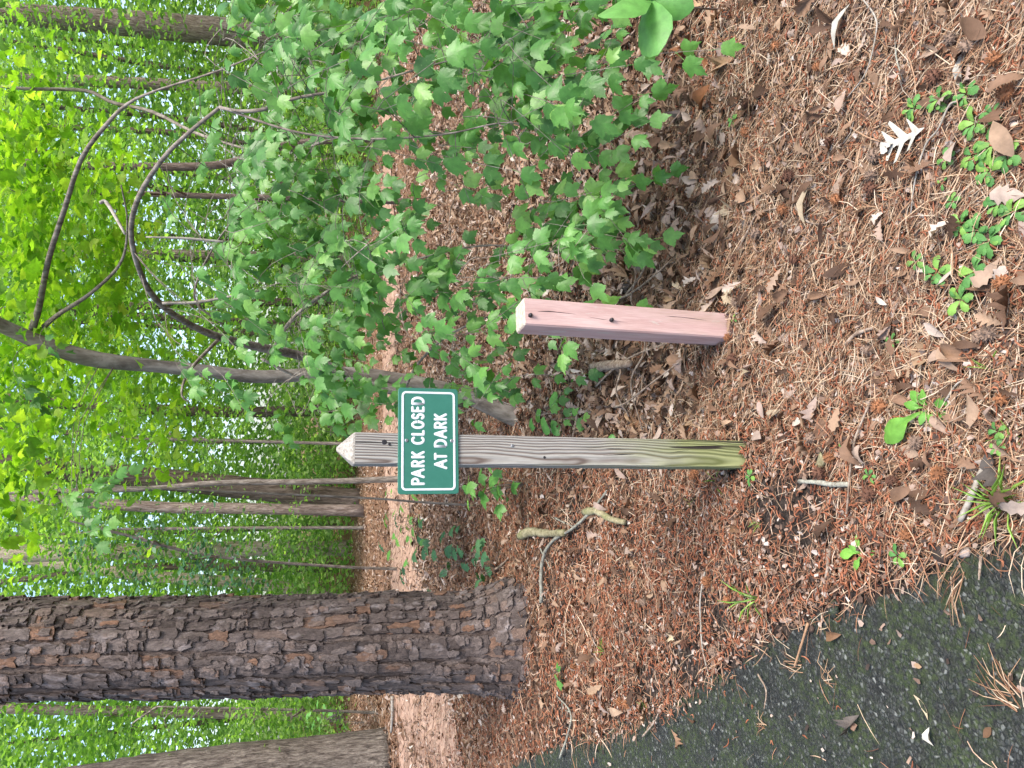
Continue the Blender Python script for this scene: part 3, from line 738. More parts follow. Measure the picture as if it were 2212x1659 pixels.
for c in range(ncol):
    th_ = 2 * math.pi * c / ncol; z = random.uniform(-.12, .0); wander = random.uniform(0, 6.28); amp = random.uniform(.05, .11)
    cw = 2 * math.pi * pr / ncol
    while z < 3.4:
        th = th_ + amp * math.sin(z * 2.6 + wander) + random.uniform(-.02, .02)
        ht = random.uniform(.06, .19) * (.6 if z < .3 else 1); wd = cw * random.uniform(.75, 1.12); l0 = random.uniform(.008, .016)
        plates.append((th, z + ht / 2, wd, ht * 1.10, l0))
        for _ in range(random.choice((0, 1, 2, 2, 3))):
            w2, h2_ = wd * random.uniform(.4, .8), ht * random.uniform(.3, .7)
            plates.append((th + random.uniform(-.5, .5) * (wd - w2) / pr, z + ht * random.uniform(.15, .75), w2, h2_, l0 + random.uniform(.004, .010)))
        z += ht * random.uniform(.92, 1.04)
eyedir = math.atan2(-b.y, -b.x)
def facing(p): return max(.05, math.cos(p[0] - eyedir)) * p[2] * p[3] * (1 if p[1] < 3.0 else .2)
plates.sort(key=lambda p: -facing(p))
for p in plates[:300]:
    V, F = plate(*p); link('bark_plate', mesh_py('bark_plate', V, F), M_PLATE, pine)
m = MB()
for p in plates[300:]: m.add(*plate(*p))
o = link('bark', m.mesh('bark'), M_PLATE, pine); o['kind'] = 'stuff'
# its crown, far above the frame
cs = [(random.uniform(-2, 2), random.uniform(-2, 2), 9.6 + random.uniform(0, 3)) for _ in range(30)]
V, F = crown_leaves(cs, 40, .4, .22, NARROW); link('crown', mesh_np('pine_crown', V, F), M_DARKLEAF, pine)['kind'] = 'stuff'

# trunks that stand in the wood behind
tree('broadleaf_tree', 'thick pale ridged trunk rising behind the maple leaves', 'tree', (800, 92), [(480, 68, 0), (300, 52, 0), (100, 36, 0)], 62, M_BARKA, extra=4, crown=[(60, 60, -1, 120, 90, 14)], wtop=44)
tree('broadleaf_tree', 'big furrowed grey trunk standing past the pine on the woodland path', 'tree', (845, 1636), [(600, 1656, 0), (350, 1682, 0), (100, 1722, 0)], 112, M_BARKL, extra=4, wtop=92, flare=1.15)
tree('broadleaf_tree', 'dark brown straight trunk behind the pointed post top', 'tree', (775, 1085), [(600, 1062, 0), (400, 1040, 0), (150, 1015, 0)], 50, M_BARKD, extra=4, wtop=42, crown=[(150, 1000, -1, 150, 120, 16)])
tree('broadleaf_tree', 'slim grey trunk with pale lichen blotches behind the dark brown trunk', 'tree', (790, 1103), [(500, 1098, 0), (350, 1096, 0), (100, 1080, 0)], 24, M_BARKA, extra=4, wtop=22)
tree('broadleaf_tree', 'pale straight trunk darkening at the foot, close to the pine', 'tree', (752, 1184), [(500, 1186, 0), (250, 1192, 0), (0, 1196, 0)], 30, M_BARKP, extra=4, wtop=34, crown=[(200, 1150, -1.5, 160, 90, 16)])
tree('broadleaf_tree', 'leaning pale trunk crossing behind the straight pale one', 'tree', (735, 1290), [(560, 1262, 0), (330, 1245, 0), (150, 1222, 0), (0, 1200, 0)], 26, M_BARKP, extra=4, wtop=20)
tree('broadleaf_tree', 'dim trunk half hidden in leaves between the pine and the furrowed trunk', 'tree', (745, 1548), [(450, 1540, 0), (200, 1535, 0), (0, 1530, 0)], 22, M_BARKA, extra=4, crown=[(300, 1560, -1, 200, 60, 14)])
tree('young_tree', 'thin crooked sapling with a forked top beside the pointed post', 'tree', (868, 1034), [(700, 1040, 0), (480, 1043, 0), (330, 1055, 0), (165, 1060, 0)], 13, M_BRANCH, extra=1.5, wtop=10, crown=[(150, 1080, -.5, 110, 90, 10)], group='saplings in the wood')
tree('young_tree', 'very thin dark stem just past the end of the sign', 'tree', (1025, 1093), [(900, 1084, 0), (797, 1076, 0), (500, 1062, 0)], 5, M_BRANCH, extra=1.0, group='saplings in the wood', flare=1.0, sides=7)
tree('young_tree', 'thin dark trunk whose foot shows through a gap in the maple leaves', 'tree', (882, 434), [(737, 431, 0), (500, 425, 0), (200, 415, 0)], 13, M_BARKD, extra=2, group='saplings in the wood', crown=[(250, 420, -1, 160, 110, 14)])
tree('young_tree', 'brown trunk curving up behind the long maple limb', 'tree', (884, 300), [(737, 301, 0), (600, 318, 0), (480, 355, 0), (300, 360, 0), (0, 352, 0)], 15, M_BARKD, extra=3, group='saplings in the wood', wtop=17)
tree('broadleaf_tree', 'dusky trunk far back between the grey maple and the dark brown trunk', 'tree', (765, 885), [(500, 890, 0), (250, 880, 0), (0, 860, 0)], 24, M_BARKD, extra=4, crown=[(350, 900, -2, 150, 70, 16)])
tree('broadleaf_tree', 'far grey trunk seen through the leaves above the pale ridged trunk base', 'tree', (768, 205), [(500, 190, 0), (200, 175, 0)], 26, M_BARKA, extra=4, crown=[(150, 230, -2, 130, 100, 14)])
tree('broadleaf_tree', 'tall far trunk in the brightest leaves over the maple limb', 'tree', (772, 560), [(500, 552, 0), (250, 548, 0), (0, 545, 0)], 22, M_BARKA, extra=4, crown=[(180, 520, -3, 170, 150, 26)])
tree('broadleaf_tree', 'grey far trunk glimpsed under the long limb beside the brown curving trunk', 'tree', (770, 650), [(500, 655, 0), (250, 662, 0), (0, 672, 0)], 18, M_BARKD, extra=4, crown=[(300, 690, -3, 170, 120, 20)])
tree('young_tree', 'short bright green understory tree lit behind the sign post', 'tree', (800, 960), [(600, 955, 0), (400, 950, 0)], 7, M_BRANCH, extra=1, crown=[(420, 940, 0, 170, 70, 18), (250, 960, 0, 150, 90, 14)], group='saplings in the wood', leafmat=M_BACKLEAF)
tree('young_tree', 'leafy sapling filling the space between pale trunks and dark trunk', 'tree', (790, 1140), [(600, 1140, 0), (350, 1142, 0)], 7, M_BRANCH, extra=1, crown=[(500, 1140, 0, 200, 45, 16), (200, 1130, 0, 180, 50, 14)], group='saplings in the wood')
tree('young_tree', 'low leafy sapling close behind the pine on its path side', 'tree', (830, 1540), [(700, 1535, 0), (500, 1530, 0)], 6, M_BRANCH, extra=1, crown=[(640, 1550, 0, 110, 50, 12), (400, 1560, 0, 170, 50, 12)], group='saplings in the wood')
tree('young_tree', 'drooping sapling with broad lobed leaves just before the pale trunks', 'tree', (860, 1230), [(700, 1222, -.3), (450, 1200, -.6), (250, 1150, -.9)], 6, M_BRANCH, extra=.5, crown=[(350, 1215, -.8, 190, 50, 9), (470, 1240, -.8, 130, 40, 6)], group='saplings in the wood', leafmat=M_DARKLEAF)

# far wood: one mass of foliage, with ranks of stems
def leaf_mass(name, n, xr, yr, zr, size, mat, T=BEECH, clump=18, spread=.8):
    k = n // clump
    c = np.stack([rng.uniform(*xr, k), rng.uniform(*yr, k), rng.uniform(*zr, k)], 1)
    c[:, 0] *= c[:, 1] / yr[1]
    V, F = crown_leaves(c, clump, spread, size, T, .45, 1.0, .8)
    o = link(name, mesh_np(name, V, F), mat); o['kind'] = 'stuff'; return o
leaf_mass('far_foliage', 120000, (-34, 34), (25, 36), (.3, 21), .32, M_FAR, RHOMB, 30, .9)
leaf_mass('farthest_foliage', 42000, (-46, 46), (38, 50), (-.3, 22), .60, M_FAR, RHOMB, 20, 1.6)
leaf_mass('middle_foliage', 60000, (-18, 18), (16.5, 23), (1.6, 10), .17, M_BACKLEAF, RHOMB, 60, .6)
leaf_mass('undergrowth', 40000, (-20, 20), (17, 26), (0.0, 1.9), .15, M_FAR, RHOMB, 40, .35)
mb = MB()
for i in range(26):
    y = random.uniform(23, 36); x = random.uniform(-.75, .75) * y
    mb.tube([(x, y, -.2), (x + random.uniform(-.3, .3), y, 6), (x + random.uniform(-.8, .8), y, 14)], [random.uniform(.07, .2), .1, .05], 7)
link('far_stems', mb.mesh('far_stems'), M_BARKD)['kind'] = 'stuff'

# ------------------------------------------------------------------ the grey maple with its long limb over the scene
GB = gnd(1118, 908)
maple = thing('maple_tree', (GB.x, GB.y, 0), 'smooth grey leaning maple whose long limb hangs three pointed green leaves over the ground', 'tree')
mbase = Vector(maple.location)
def rel(P): return [Vector(p) - mbase for p in P]
def bough(name, pts, ws, mat, sides=8, n=28):
    pts3 = [at(x, y, Yd) for x, y, Yd in pts]
    P = smooth_path(pts3, n); Rr = [max(.0015, width(q, p) / 2) for q, p in zip(lerp_list(ws, n), P)]
    m = MB(); m.tube(rel(P), Rr, sides, True, .05); link(name, m.mesh(name, True), mat, maple)
    return P
gy = GB.y
stem = [Vector((GB.x, GB.y, -.05))] + [at(x, y, Yd) for x, y, Yd in ((1060, 880, gy), (980, 845, gy), (860, 820, gy), (737, 806, gy), (560, 814, gy), (440, 801, gy - .05), (330, 790, gy - .1), (200, 775, gy - .15), (100, 745, gy - .2), (0, 702, gy - .25), (-200, 610, gy - .4), (-420, 540, gy - .5))]
sw = [46, 34, 30, 30, 29, 29, 28, 28, 36, 34, 30, 22, 12]
P = smooth_path(stem, 50); m = MB(); m.tube(rel(P), [width(q, p) / 2 for q, p in zip(lerp_list(sw, 50), P)], 14, True, .05)
link('trunk', m.mesh('trunk', True), M_GREYBARK, maple); STEM = P
LIMBS = [STEM]
L1 = bough('limb', [(1000, 868, gy), (880, 850, gy - .02), (780, 820, gy - .05), (660, 772, gy - .1), (560, 750, gy - .3), (470, 727, gy - .5), (400, 695, gy - .7), (335, 645, gy - .95), (300, 580, gy - 1.15), (283, 500, gy - 1.35), (300, 425, gy - 1.5), (350, 345, gy - 1.65), (410, 285, gy - 1.75), (475, 232, gy - 1.85)], [26, 24, 22, 20, 19, 17, 14, 13, 12, 11, 11, 10, 9, 8], M_BRANCH, 10, 44)
L2 = bough('limb', [(475, 232, gy - 1.85), (515, 240, gy - 1.9), (570, 236, gy - 1.95), (640, 212, gy - 2.0), (760, 190, gy - 2.1), (900, 150, gy - 2.2), (1010, 120, gy - 2.3)], [8, 8, 8, 7, 5, 4, 3], M_BRANCH, 8)
L3 = bough('limb', [(70, 710, gy - .2), (85, 660, gy - .3), (105, 560, gy - .5), (140, 450, gy - .7), (175, 345, gy - .9), (225, 275, gy - 1.0), (275, 225, gy - 1.1), (340, 195, gy - 1.2), (480, 150, gy - 1.4), (620, 90, gy - 1.6)], [16, 14, 12, 11, 10, 9, 7, 5, 4, 3], M_BRANCH, 8)
L4 = bough('limb', [(95, 705, gy - .2), (125, 680, gy - .3), (200, 630, gy - .4), (262, 565, gy - .5), (275, 480, gy - .7), (262, 400, gy - .9)], [12, 10, 8, 6, 4, 3], M_BRANCH, 7)
L5 = bough('limb', [(0, 186, gy + .5), (60, 192, gy + .5), (185, 196, gy + .5), (245, 222, gy + .4), (330, 242, gy + .3), (430, 290, gy), (560, 330, gy - .3)], [6, 7, 8, 8, 8, 7, 4], M_BRANCH, 7)
bough('limb', [(-60, 170, gy + .6), (0, 186, gy + .5)], [5, 6], M_BRANCH, 6, 4)
L6 = bough('limb', [(590, 755, gy - .25), (640, 680, gy - .9), (760, 600, gy - 1.4), (900, 560, gy - 1.7), (1050, 530, gy - 1.9), (1200, 545, gy - 2.05)], [9, 8, 7, 5, 4, 3], M_BRANCH, 7)
L7 = bough('limb', [(870, 850, gy), (900, 790, gy - .6), (960, 730, gy - 1.1), (1040, 690, gy - 1.4), (1120, 660, gy - 1.6)], [7, 6, 5, 4, 3], M_BRANCH, 6)
L8 = bough('limb', [(475, 232, gy - 1.85), (640, 285, gy - 2.0), (800, 300, gy - 2.1), (960, 290, gy - 2.3), (1110, 265, gy - 2.45), (1230, 320, gy - 2.55)], [6, 5, 5, 4, 3, 2.5], M_BRANCH, 6)
L9 = bough('limb', [(480, 700, gy - .4), (420, 640, gy - .5), (470, 520, gy - .6), (560, 420, gy - .7)], [5, 5, 4, 3], M_BRANCH, 6)
L10 = bough('limb', [(980, 845, gy), (1010, 850, gy - .5), (1060, 860, gy - .9), (1120, 880, gy - 1.1)], [5, 4, 3, 2], M_BRANCH, 6)
for pts, ws in (([(315, 512, gy - 1.5), (400, 515, gy - 1.5), (490, 523, gy - 1.5)], [3, 6, 5]), ([(350, 655, gy - 1.2), (430, 652, gy - 1.2), (560, 628, gy - 1.3)], [6, 6, 4]), ([(565, 775, gy - .3), (640, 812, gy - .2), (720, 830, gy - .1)], [6, 6, 4]), ([(470, 735, gy - .6), (410, 800, gy - .9), (392, 850, gy - 1.0), (410, 870, gy - 1.0)], [8, 7, 5, 3]), ([(270, 505, gy - 1.3), (232, 440, gy - 1.2), (215, 438, gy - 1.2)], [6, 9, 8])):
    bough('dead_twig', pts, ws, M_PALEWOOD if ws[0] < 8 else M_BRANCH, 6, 12)
LIMBS += [L1, L2, L3, L4, L5, L6, L7, L8, L9, L10]
# leaf sprays: (x, y, rx, ry, leaves, nearest, farthest)
SPRAYS = [(900, 130, 300, 140, 190, 2.4, 3.3), (640, 100, 150, 110, 90, 2.6, 3.6), (1150, 105, 150, 100, 85, 2.15, 2.7), (1120, 265, 150, 65, 62, 2.2, 2.8), (1240, 330, 50, 55, 12, 2.25, 2.5), (1290, 150, 45, 55, 12, 2.1, 2.35),
          (820, 300, 170, 90, 70, 2.6, 3.3), (640, 330, 150, 110, 80, 2.9, 3.8), (440, 300, 120, 120, 22, 3.0, 4.2), (620, 520, 150, 120, 80, 3.0, 4.2), (850, 560, 150, 110, 78, 2.8, 3.7), (1060, 520, 120, 105, 62, 2.5, 3.1),
          (1230, 560, 100, 90, 44, 2.35, 2.8), (1290, 440, 40, 30, 7, 2.3, 2.5), (985, 690, 130, 70, 56, 2.8, 3.4), (760, 720, 150, 90, 80, 3.1, 4.2), (1040, 840, 120, 60, 46, 3.3, 4.1), (1150, 690, 70, 60, 18, 2.55, 2.9),
          (640, 830, 130, 80, 42, 3.4, 4.4), (410, 540, 130, 150, 30, 3.2, 4.4), (800, 890, 150, 60, 42, 3.6, 4.5), (1190, 890, 25, 22, 6, 3.6, 3.9), (930, 420, 80, 50, 16, 2.8, 3.4), (1170, 400, 60, 45, 12, 2.5, 2.9), (480, 780, 110, 60, 18, 3.3, 4.2), (1000, 30, 160, 40, 34, 2.2, 2.8), (105, 1095, 95, 105, 26, 3.6, 4.4), (80, 770, 60, 60, 10, 3.6, 4.3), (560, 110, 120, 120, 40, 2.7, 3.6), (600, 330, 120, 120, 44, 3, 4), (570, 520, 130, 120, 44, 3, 4.2), (700, 640, 120, 110, 36, 3, 4), (430, 420, 120, 130, 22, 3, 4.2), (760, 500, 100, 90, 36, 2.8, 3.6), (520, 190, 100, 130, 26, 2.8, 4), (560, 640, 160, 90, 40, 3.2, 4.2)]
limbpts = [p for L in LIMBS[1:] for p in L] + STEM[18:38]
LP = np.array([tuple(p) for p in limbpts])
lpos, ltip, lnrm, lsz = [], [], [], []
tw = MB()
for (cx_, cy_, rx, ry, n, y0, y1) in SPRAYS:
    ns = max(2, round(n * 1.42) // 6)
    hubs = []
    for s_ in range(ns):
        a, q = random.uniform(0, 6.283), math.sqrt(random.random())
        p = at(cx_ + rx * q * math.cos(a), cy_ + ry * q * math.sin(a), random.uniform(y0, y1))
        if p.z < .12: p.z = random.uniform(.12, .3)
        d = Vector((random.gauss(.1, .6), random.gauss(-.35, .6), random.gauss(-.25, .25))).normalized(); ln = random.uniform(.16, .34)
        e = p + d * ln; e.z -= .05
        if e.z < .06: e.z = .06
        cand = LP if not hubs or random.random() < .25 else np.array([tuple(h) for h in hubs])
        dd = np.linalg.norm(cand - np.array(p), axis=1) + np.maximum(0, np.array(p)[2] - cand[:, 2]) * .3
        h = Vector(cand[int(dd.argmin())])
        if (h - p).length > .05:
            mid = h.lerp(p, .5) + Vector((random.uniform(-.05, .05), random.uniform(-.05, .05), .10 * (h - p).length))
            r0 = min(.004, .0016 + .0012 * (h - p).length)
            tw.tube(rel(smooth_path([h, mid, p, e], 8)), list(np.linspace(r0, .0009, 8)), 4, False)
        hubs.append(p)
        nl = random.randint(5, 7)
        for k in range(nl):
            t = (k // 2 + .6) / (nl / 2); side = -1 if k % 2 else 1
            if k == nl - 1: side, t = 0, 1.0
            q = p.lerp(e, min(t, 1.0)); perp = d.cross(Vector((0, 0, 1))).normalized()
            tip = d * (.55 if side else 1) + perp * side * random.uniform(.5, 1.0) + Vector((random.uniform(-.2, .2), -.05, random.uniform(-1.25, -.25)))
            tocam = (EYE - q).normalized()
            nr = Vector((0, 0, .6)) + tocam * .8 + Vector((random.gauss(0, .32), random.gauss(0, .32), random.gauss(0, .15)))
            sz = random.uniform(.052, .09) * (1.0 if t > .35 else .85)
            tip.normalize(); lpos.append(q + tip * sz * .45); ltip.append(tip); lnrm.append(nr); lsz.append(sz)
link('twigs', tw.mesh('twigs'), M_BRANCH, maple)['kind'] = 'stuff'
lpos = np.array([tuple(p) for p in lpos]); ltip = np.array([tuple(p) for p in ltip]); lnrm = np.array([tuple(p) for p in lnrm]); lsz = np.array(lsz)
FR = frames(ltip, lnrm)
depth = (lpos - np.array(EYE)) @ np.array(_f)
dx, dy_ = disp(lpos)
ins = (dx > -20) & (dx < 2232) & (dy_ > -10) & (dy_ < 1680)
facec = np.abs(((np.array(EYE) - lpos) / np.linalg.norm(np.array(EYE) - lpos, axis=1)[:, None] * FR[:, :, 2]).sum(1))
clear = ((dx > 1105) & (dx < 1600) & (dy_ > 640) & (dy_ < 748) & (depth < 2.75)) | ((dx > 845) & (dx < 1005) & (dy_ > 815) & (dy_ < 1085) & (depth < 2.7)) | ((dx > 720) & (dx < 1620) & (dy_ > 905) & (dy_ < 1020) & (depth < 2.8))
ins &= ~clear
order = np.argsort(-(lsz / depth) ** 2 * (.25 + facec) * ins)
variants = []
for k in range(8):
    T, F = (MAPLE, MAPLE2)[k % 2]
    V = deform(T, np.array([random.uniform(-.2, .12)]), np.array([random.uniform(-.25, .1)]), np.array([random.uniform(-.25, .25)]))[0]
    V[:, 0] *= random.uniform(.88, 1.12)
    me = mesh_np('maple_leaf', V, F); me.materials.append(M_MAPLE); variants.append(me)
for i in order[:300]:
    o = bpy.data.objects.new('leaf', variants[i % 8]); COL.objects.link(o); o.parent = maple
    M = Matrix([list(FR[i][r] * lsz[i]) + [lpos[i][r] - mbase[r]] for r in range(3)] + [[0, 0, 0, 1]])
    o.matrix_local = M
rest = order[300:]; rest = rest[~clear[rest]]; h1 = rest[::2]; h2 = rest[1::2]; parts = []
for idx, T in ((h1, MAPLE), (h2, MAPLE2)):
    k = len(idx)
    parts.append(scatter('', T[0], T[1], lpos[idx] - np.array(mbase), FR[idx], lsz[idx], rng.uniform(-.35, .15, k), rng.uniform(-.35, .1, k), rng.uniform(-.3, .3, k), rng.uniform(.88, 1.12, k)))
V, F = joined(parts); link('foliage', mesh_np('foliage', V, F), M_MAPLE, maple)['kind'] = 'stuff'
# the tree's own upper crown, its sunlight painted into the leaf colour
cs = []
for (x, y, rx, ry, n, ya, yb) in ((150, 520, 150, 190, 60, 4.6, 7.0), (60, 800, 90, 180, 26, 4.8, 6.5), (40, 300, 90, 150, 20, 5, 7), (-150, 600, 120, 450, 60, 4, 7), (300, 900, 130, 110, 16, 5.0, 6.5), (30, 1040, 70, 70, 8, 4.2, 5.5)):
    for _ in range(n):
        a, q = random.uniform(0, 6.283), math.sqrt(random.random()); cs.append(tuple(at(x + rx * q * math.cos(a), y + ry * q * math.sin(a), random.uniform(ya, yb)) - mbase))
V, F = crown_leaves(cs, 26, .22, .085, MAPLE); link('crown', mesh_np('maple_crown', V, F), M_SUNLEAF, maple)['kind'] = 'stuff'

# ------------------------------------------------------------------ litter that nobody could count
def sample(n, y0, y1, power=1.0, margin=.12):
    """points on the visible ground between y0 and y1, denser towards the camera with power"""
    pts = []
    y = y0 + (y1 - y0) * rng.random(n) ** power
    half = (y * cd + CAM_H * sd) * (384 / FPX) * (1 + margin) + .05
    x = rng.uniform(-1, 1, n) * half + y * .03
    return x, y
def thin(x, y, road_keep=.03, edge_w=.10):
    rd = road_dist(x, y) + rng.normal(0, .02, len(x)) + .02 + .03 * np.sin(9 * x + 4 * y)
    p = np.where(rd > 0, np.clip(1 - rd / edge_w, road_keep, 1) , 1)
    k = rng.random(len(x)) < p
    return x[k], y[k]
def off_posts(x, y):
    k = (np.hypot(x - S_BASE.x, y - S_BASE.y) > .055) & (np.hypot(x - P_BASE.x, y - P_BASE.y) > .055) & (np.hypot(x - b.x, y - b.y) > pr * .95)
    return x[k], y[k]
def zat(x, y, lo, hi): return hgt(x, y) + .006 + rng.uniform(lo, hi, len(x))
def patch(x, y, sx=1.7, ph=0.0):          # slow variation 0..1
    return .5 + .25 * np.sin(sx * x * 2.1 + ph) * np.cos(sx * y * 1.7 + ph * 2) + .25 * np.sin(sx * 3.7 * x + 2.9 * sx * y + ph)

SOIL = [(1705, 1110, .13), (1772, 1008, .05), (2085, 600, .05), (1490, 1432, .10), (1400, 1470, .07), (1610, 1445, .05), (1745, 1075, .07), (2095, 640, .04), (1560, 1330, .06)]
SOIL = [(gnd(x, y), r) for x, y, r in SOIL]
def soil(x, y):                          # 1 on the few bare patches of dark soil
    v = np.zeros(len(x))
    for p, r in SOIL: v = np.maximum(v, np.clip(1.5 - np.hypot((x - p.x), (y - p.y) * .8) / r + .35 * np.sin(40 * x + 3) * np.sin(37 * y), 0, 1))
    return v
def rust_side(x, y): return np.clip((.02 - x + .12 * np.sin(4 * y)) / .45, 0, 1)
def needles(n, y0, y1, wd, length, power, side=0):
    x, y = off_posts(*thin(*sample(n, y0, y1, power), .006, .045)); k = len(x)
    x, y = x[np.hypot(x - S_BASE.x, y - S_BASE.y) > .085], y[np.hypot(x - S_BASE.x, y - S_BASE.y) > .085]; k = len(x); rs = rust_side(x, y)
    keep = rng.random(k) < (.45 + .55 * patch(x, y, 1.2, .7)) * (1 - .92 * soil(x, y)) * (rs if side else 1 - .8 * rs); x, y = x[keep], y[keep]; k = len(x)
    T = np.array([(-.5, 0, 0), (.5, 0, 0), (-.5, .33, .0), (.5, .33, .0), (-.5, .67, .0), (.5, .67, 0), (0, 1, 0)], float)
    F = np.array([(0, 1, 3), (0, 3, 2), (2, 3, 5), (2, 5, 4), (4, 5, 6)])
    L = rng.uniform(*length, k); Wd = rng.uniform(.7, 1.4, k) * wd
    V = np.repeat(T[None], k, 0); cv = rng.normal(0, .08, k)
    V[:, :, 0] = V[:, :, 0] * (Wd / L)[:, None] + cv[:, None] * (T[None, :, 1] - .5) ** 2 * 4
    V[:, :, 2] = rng.uniform(-.02, .1, k)[:, None] * (1 - (T[None, :, 1] - .5) ** 2 * 4)
    yaw = rng.normal(.9, .9, k) + rng.integers(0, 2, k) * np.pi
    Rm = eul(yaw, rng.normal(0, .10, k), rng.normal(0, .5, k))
    pos = np.stack([x, y, zat(x, y, 0.002, .016)], 1)
    V = np.einsum('kij,knj->kni', Rm, V * L[:, None, None]) + pos[:, None]
    return V.reshape(-1, 3), (F[None] + (np.arange(k) * 7)[:, None, None]).reshape(-1, 3)
V, F = joined([needles(105000, .95, 3.4, .0017, (.045, .14), 1.2), needles(40000, 3.2, 8.5, .0032, (.08, .17), 1.3)])
V2, F2 = joined([needles(60000, .95, 3.6, .0018, (.03, .10), 1.2, 1), needles(34000, 3.2, 8.5, .0034, (.05, .14), 1.3, 1)])
tag(link('rusty_needle_litter', mesh_np('rusty_needle_litter', V2, F2), M_RUSTN), 'matted red brown needles toward the asphalt', kind='stuff')
tag(link('pine_needle_litter', mesh_np('pine_needle_litter', V, F), M_NEEDLE), 'loose layer of fallen orange and straw pine needles over the ground', kind='stuff')
def catkins(n, y0, y1, r, power):
    x, y = off_posts(*thin(*sample(n, y0, y1, power), .006, .04)); k = len(x)
    keep = rng.random(k) < (.20 + .45 * patch(x, y, 1.0, 2.2) + .45 * rust_side(x, y)) * (1 - .7 * soil(x, y)); x, y = x[keep], y[keep]; k = len(x)
    S, N = 4, 4; cvs = rng.uniform(-2.2, 2.2, k); L = rng.uniform(.014, .034, k)
    t = np.linspace(-.5, .5, N); V = np.zeros((k, N * S, 3))
    for i in range(N):
        for j in range(S):
            a = 2 * np.pi * j / S; rr = r * (1 if 0 < i < N - 1 else .55)
            V[:, i * S + j, 0] = cvs * (t[i] ** 2) * L + math.cos(a) * rr; V[:, i * S + j, 1] = t[i] * L; V[:, i * S + j, 2] = math.sin(a) * rr
    F = np.array([(i * S + j, i * S + (j + 1) % S, (i + 1) * S + (j + 1) % S, (i + 1) * S + j) for i in range(N - 1) for j in range(S)])
    F = np.concatenate([F[:, [0, 1, 2]], F[:, [0, 2, 3]]])
    V = np.einsum('kij,knj->kni', eul(rng.uniform(0, 6.28, k), rng.normal(0, .25, k), rng.normal(0, .2, k)), V) + np.stack([x, y, zat(x, y, .010, .024)], 1)[:, None]
    return V.reshape(-1, 3), (F[None] + (np.arange(k) * N * S)[:, None, None]).reshape(-1, 3)
V, F = joined([catkins(20000, .95, 3.3, .0025, 1.1), catkins(12000, 3.2, 6.5, .0034, 1.2)])
tag(link('catkin_litter', mesh_np('catkin_litter', V, F), M_CATKIN), 'scattered rust red catkins curled among the needles', kind='stuff')
def chips(n, y0, y1, s, power):
    x, y = off_posts(*thin(*sample(n, y0, y1, power), .012, .05)); kp = rng.random(len(x)) > .75 * soil(x, y); x, y = x[kp], y[kp]; k = len(x)
    T = np.array([(-.5, 0, 0), (0, -.15, .1), (.5, .2, 0), (.3, .8, .15), (-.3, .9, 0)], float); F = np.array([(0, 1, 2), (0, 2, 3), (0, 3, 4)])
    Rm = eul(rng.uniform(0, 6.28, k), rng.normal(0, .35, k), rng.normal(0, .35, k))
    return scatter('', T, F, np.stack([x, y, zat(x, y, .0, .018)], 1), Rm, s * rng.uniform(.4, 1.8, k), None, None, None, rng.uniform(.3, 1, k))
V, F = joined([chips(52000, .95, 3.4, .012, 1.15), chips(30000, 3.2, 9, .016, 1.2)])
tag(link('bark_chip_litter', mesh_np('bark_chip_litter', V, F), M_CHIP), 'fine pale and brown flakes between the needles', kind='stuff')
_pax, _pay = np.array([p.x for p in pa])[::-1], np.array([p.y for p in pa])[::-1]
_pbx, _pby = np.array([p.x for p in pb])[::-1], np.array([p.y for p in pb])[::-1]
def on_path(x, y):
    a_, b_ = np.interp(x, _pax, _pay), np.interp(x, _pbx, _pby)
    return (y < np.maximum(a_, b_) - .2) & (y > np.minimum(a_, b_) + .2)
def leaves(n, y0, y1, s, T, power, dens=None, flat=.35, road=.01, zhi=.03):
    x, y = off_posts(*thin(*sample(n, y0, y1, power), road, .04)); k = len(x)
    if dens is not None:
        keep = rng.random(k) < dens(x, y); x, y = x[keep], y[keep]; k = len(x)
    if y1 > 6:
        keep = ~on_path(x, y) | (rng.random(k) < .28); x, y = x[keep], y[keep]; k = len(x)
    Rm = eul(rng.uniform(0, 6.28, k), rng.normal(0, flat, k), rng.normal(0, flat, k))
    return scatter('', T[0], T[1], np.stack([x, y, zat(x, y, .006, zhi)], 1), Rm, s * rng.uniform(.55, 1.25, k), rng.normal(.1, .55, k), rng.normal(0, .35, k), rng.normal(0, .5, k), rng.uniform(.55, 1.1, k))
# the leaf bank behind the posts is thicker than the needle carpet in front
def bank(x, y):
    return np.clip((y - 2.35 + .15 * np.sin(3 * x)) / .5, .10, 1) * np.where(x < -.25, .10 + .7 * np.clip((y - 4.6) / 2.5, 0, 1), 1)
V, F = joined([leaves(4200, 1.0, 3.6, .075, T, 1, bank) for T in (OAK, OAKB, OVAL)] + [leaves(2600, 1.0, 3.6, .07, NARROW, 1, bank)] +
              [leaves(9000, 3.2, 8.5, .075, T, 1.1, bank) for T in (OAKB, OAK)] + [leaves(9000, 3.2, 8.5, .08, NARROW, 1.1, bank)] +
              [leaves(24000, 8, 20, .11, NARROW, 1.15, None, .25), leaves(8000, 8, 20, .10, OVAL, 1.15, None, .25)])
tag(link('leaf_litter', mesh_np('leaf_litter', V, F), M_DRY), 'deep bed of dry brown oak leaves covering the wood floor', kind='stuff')

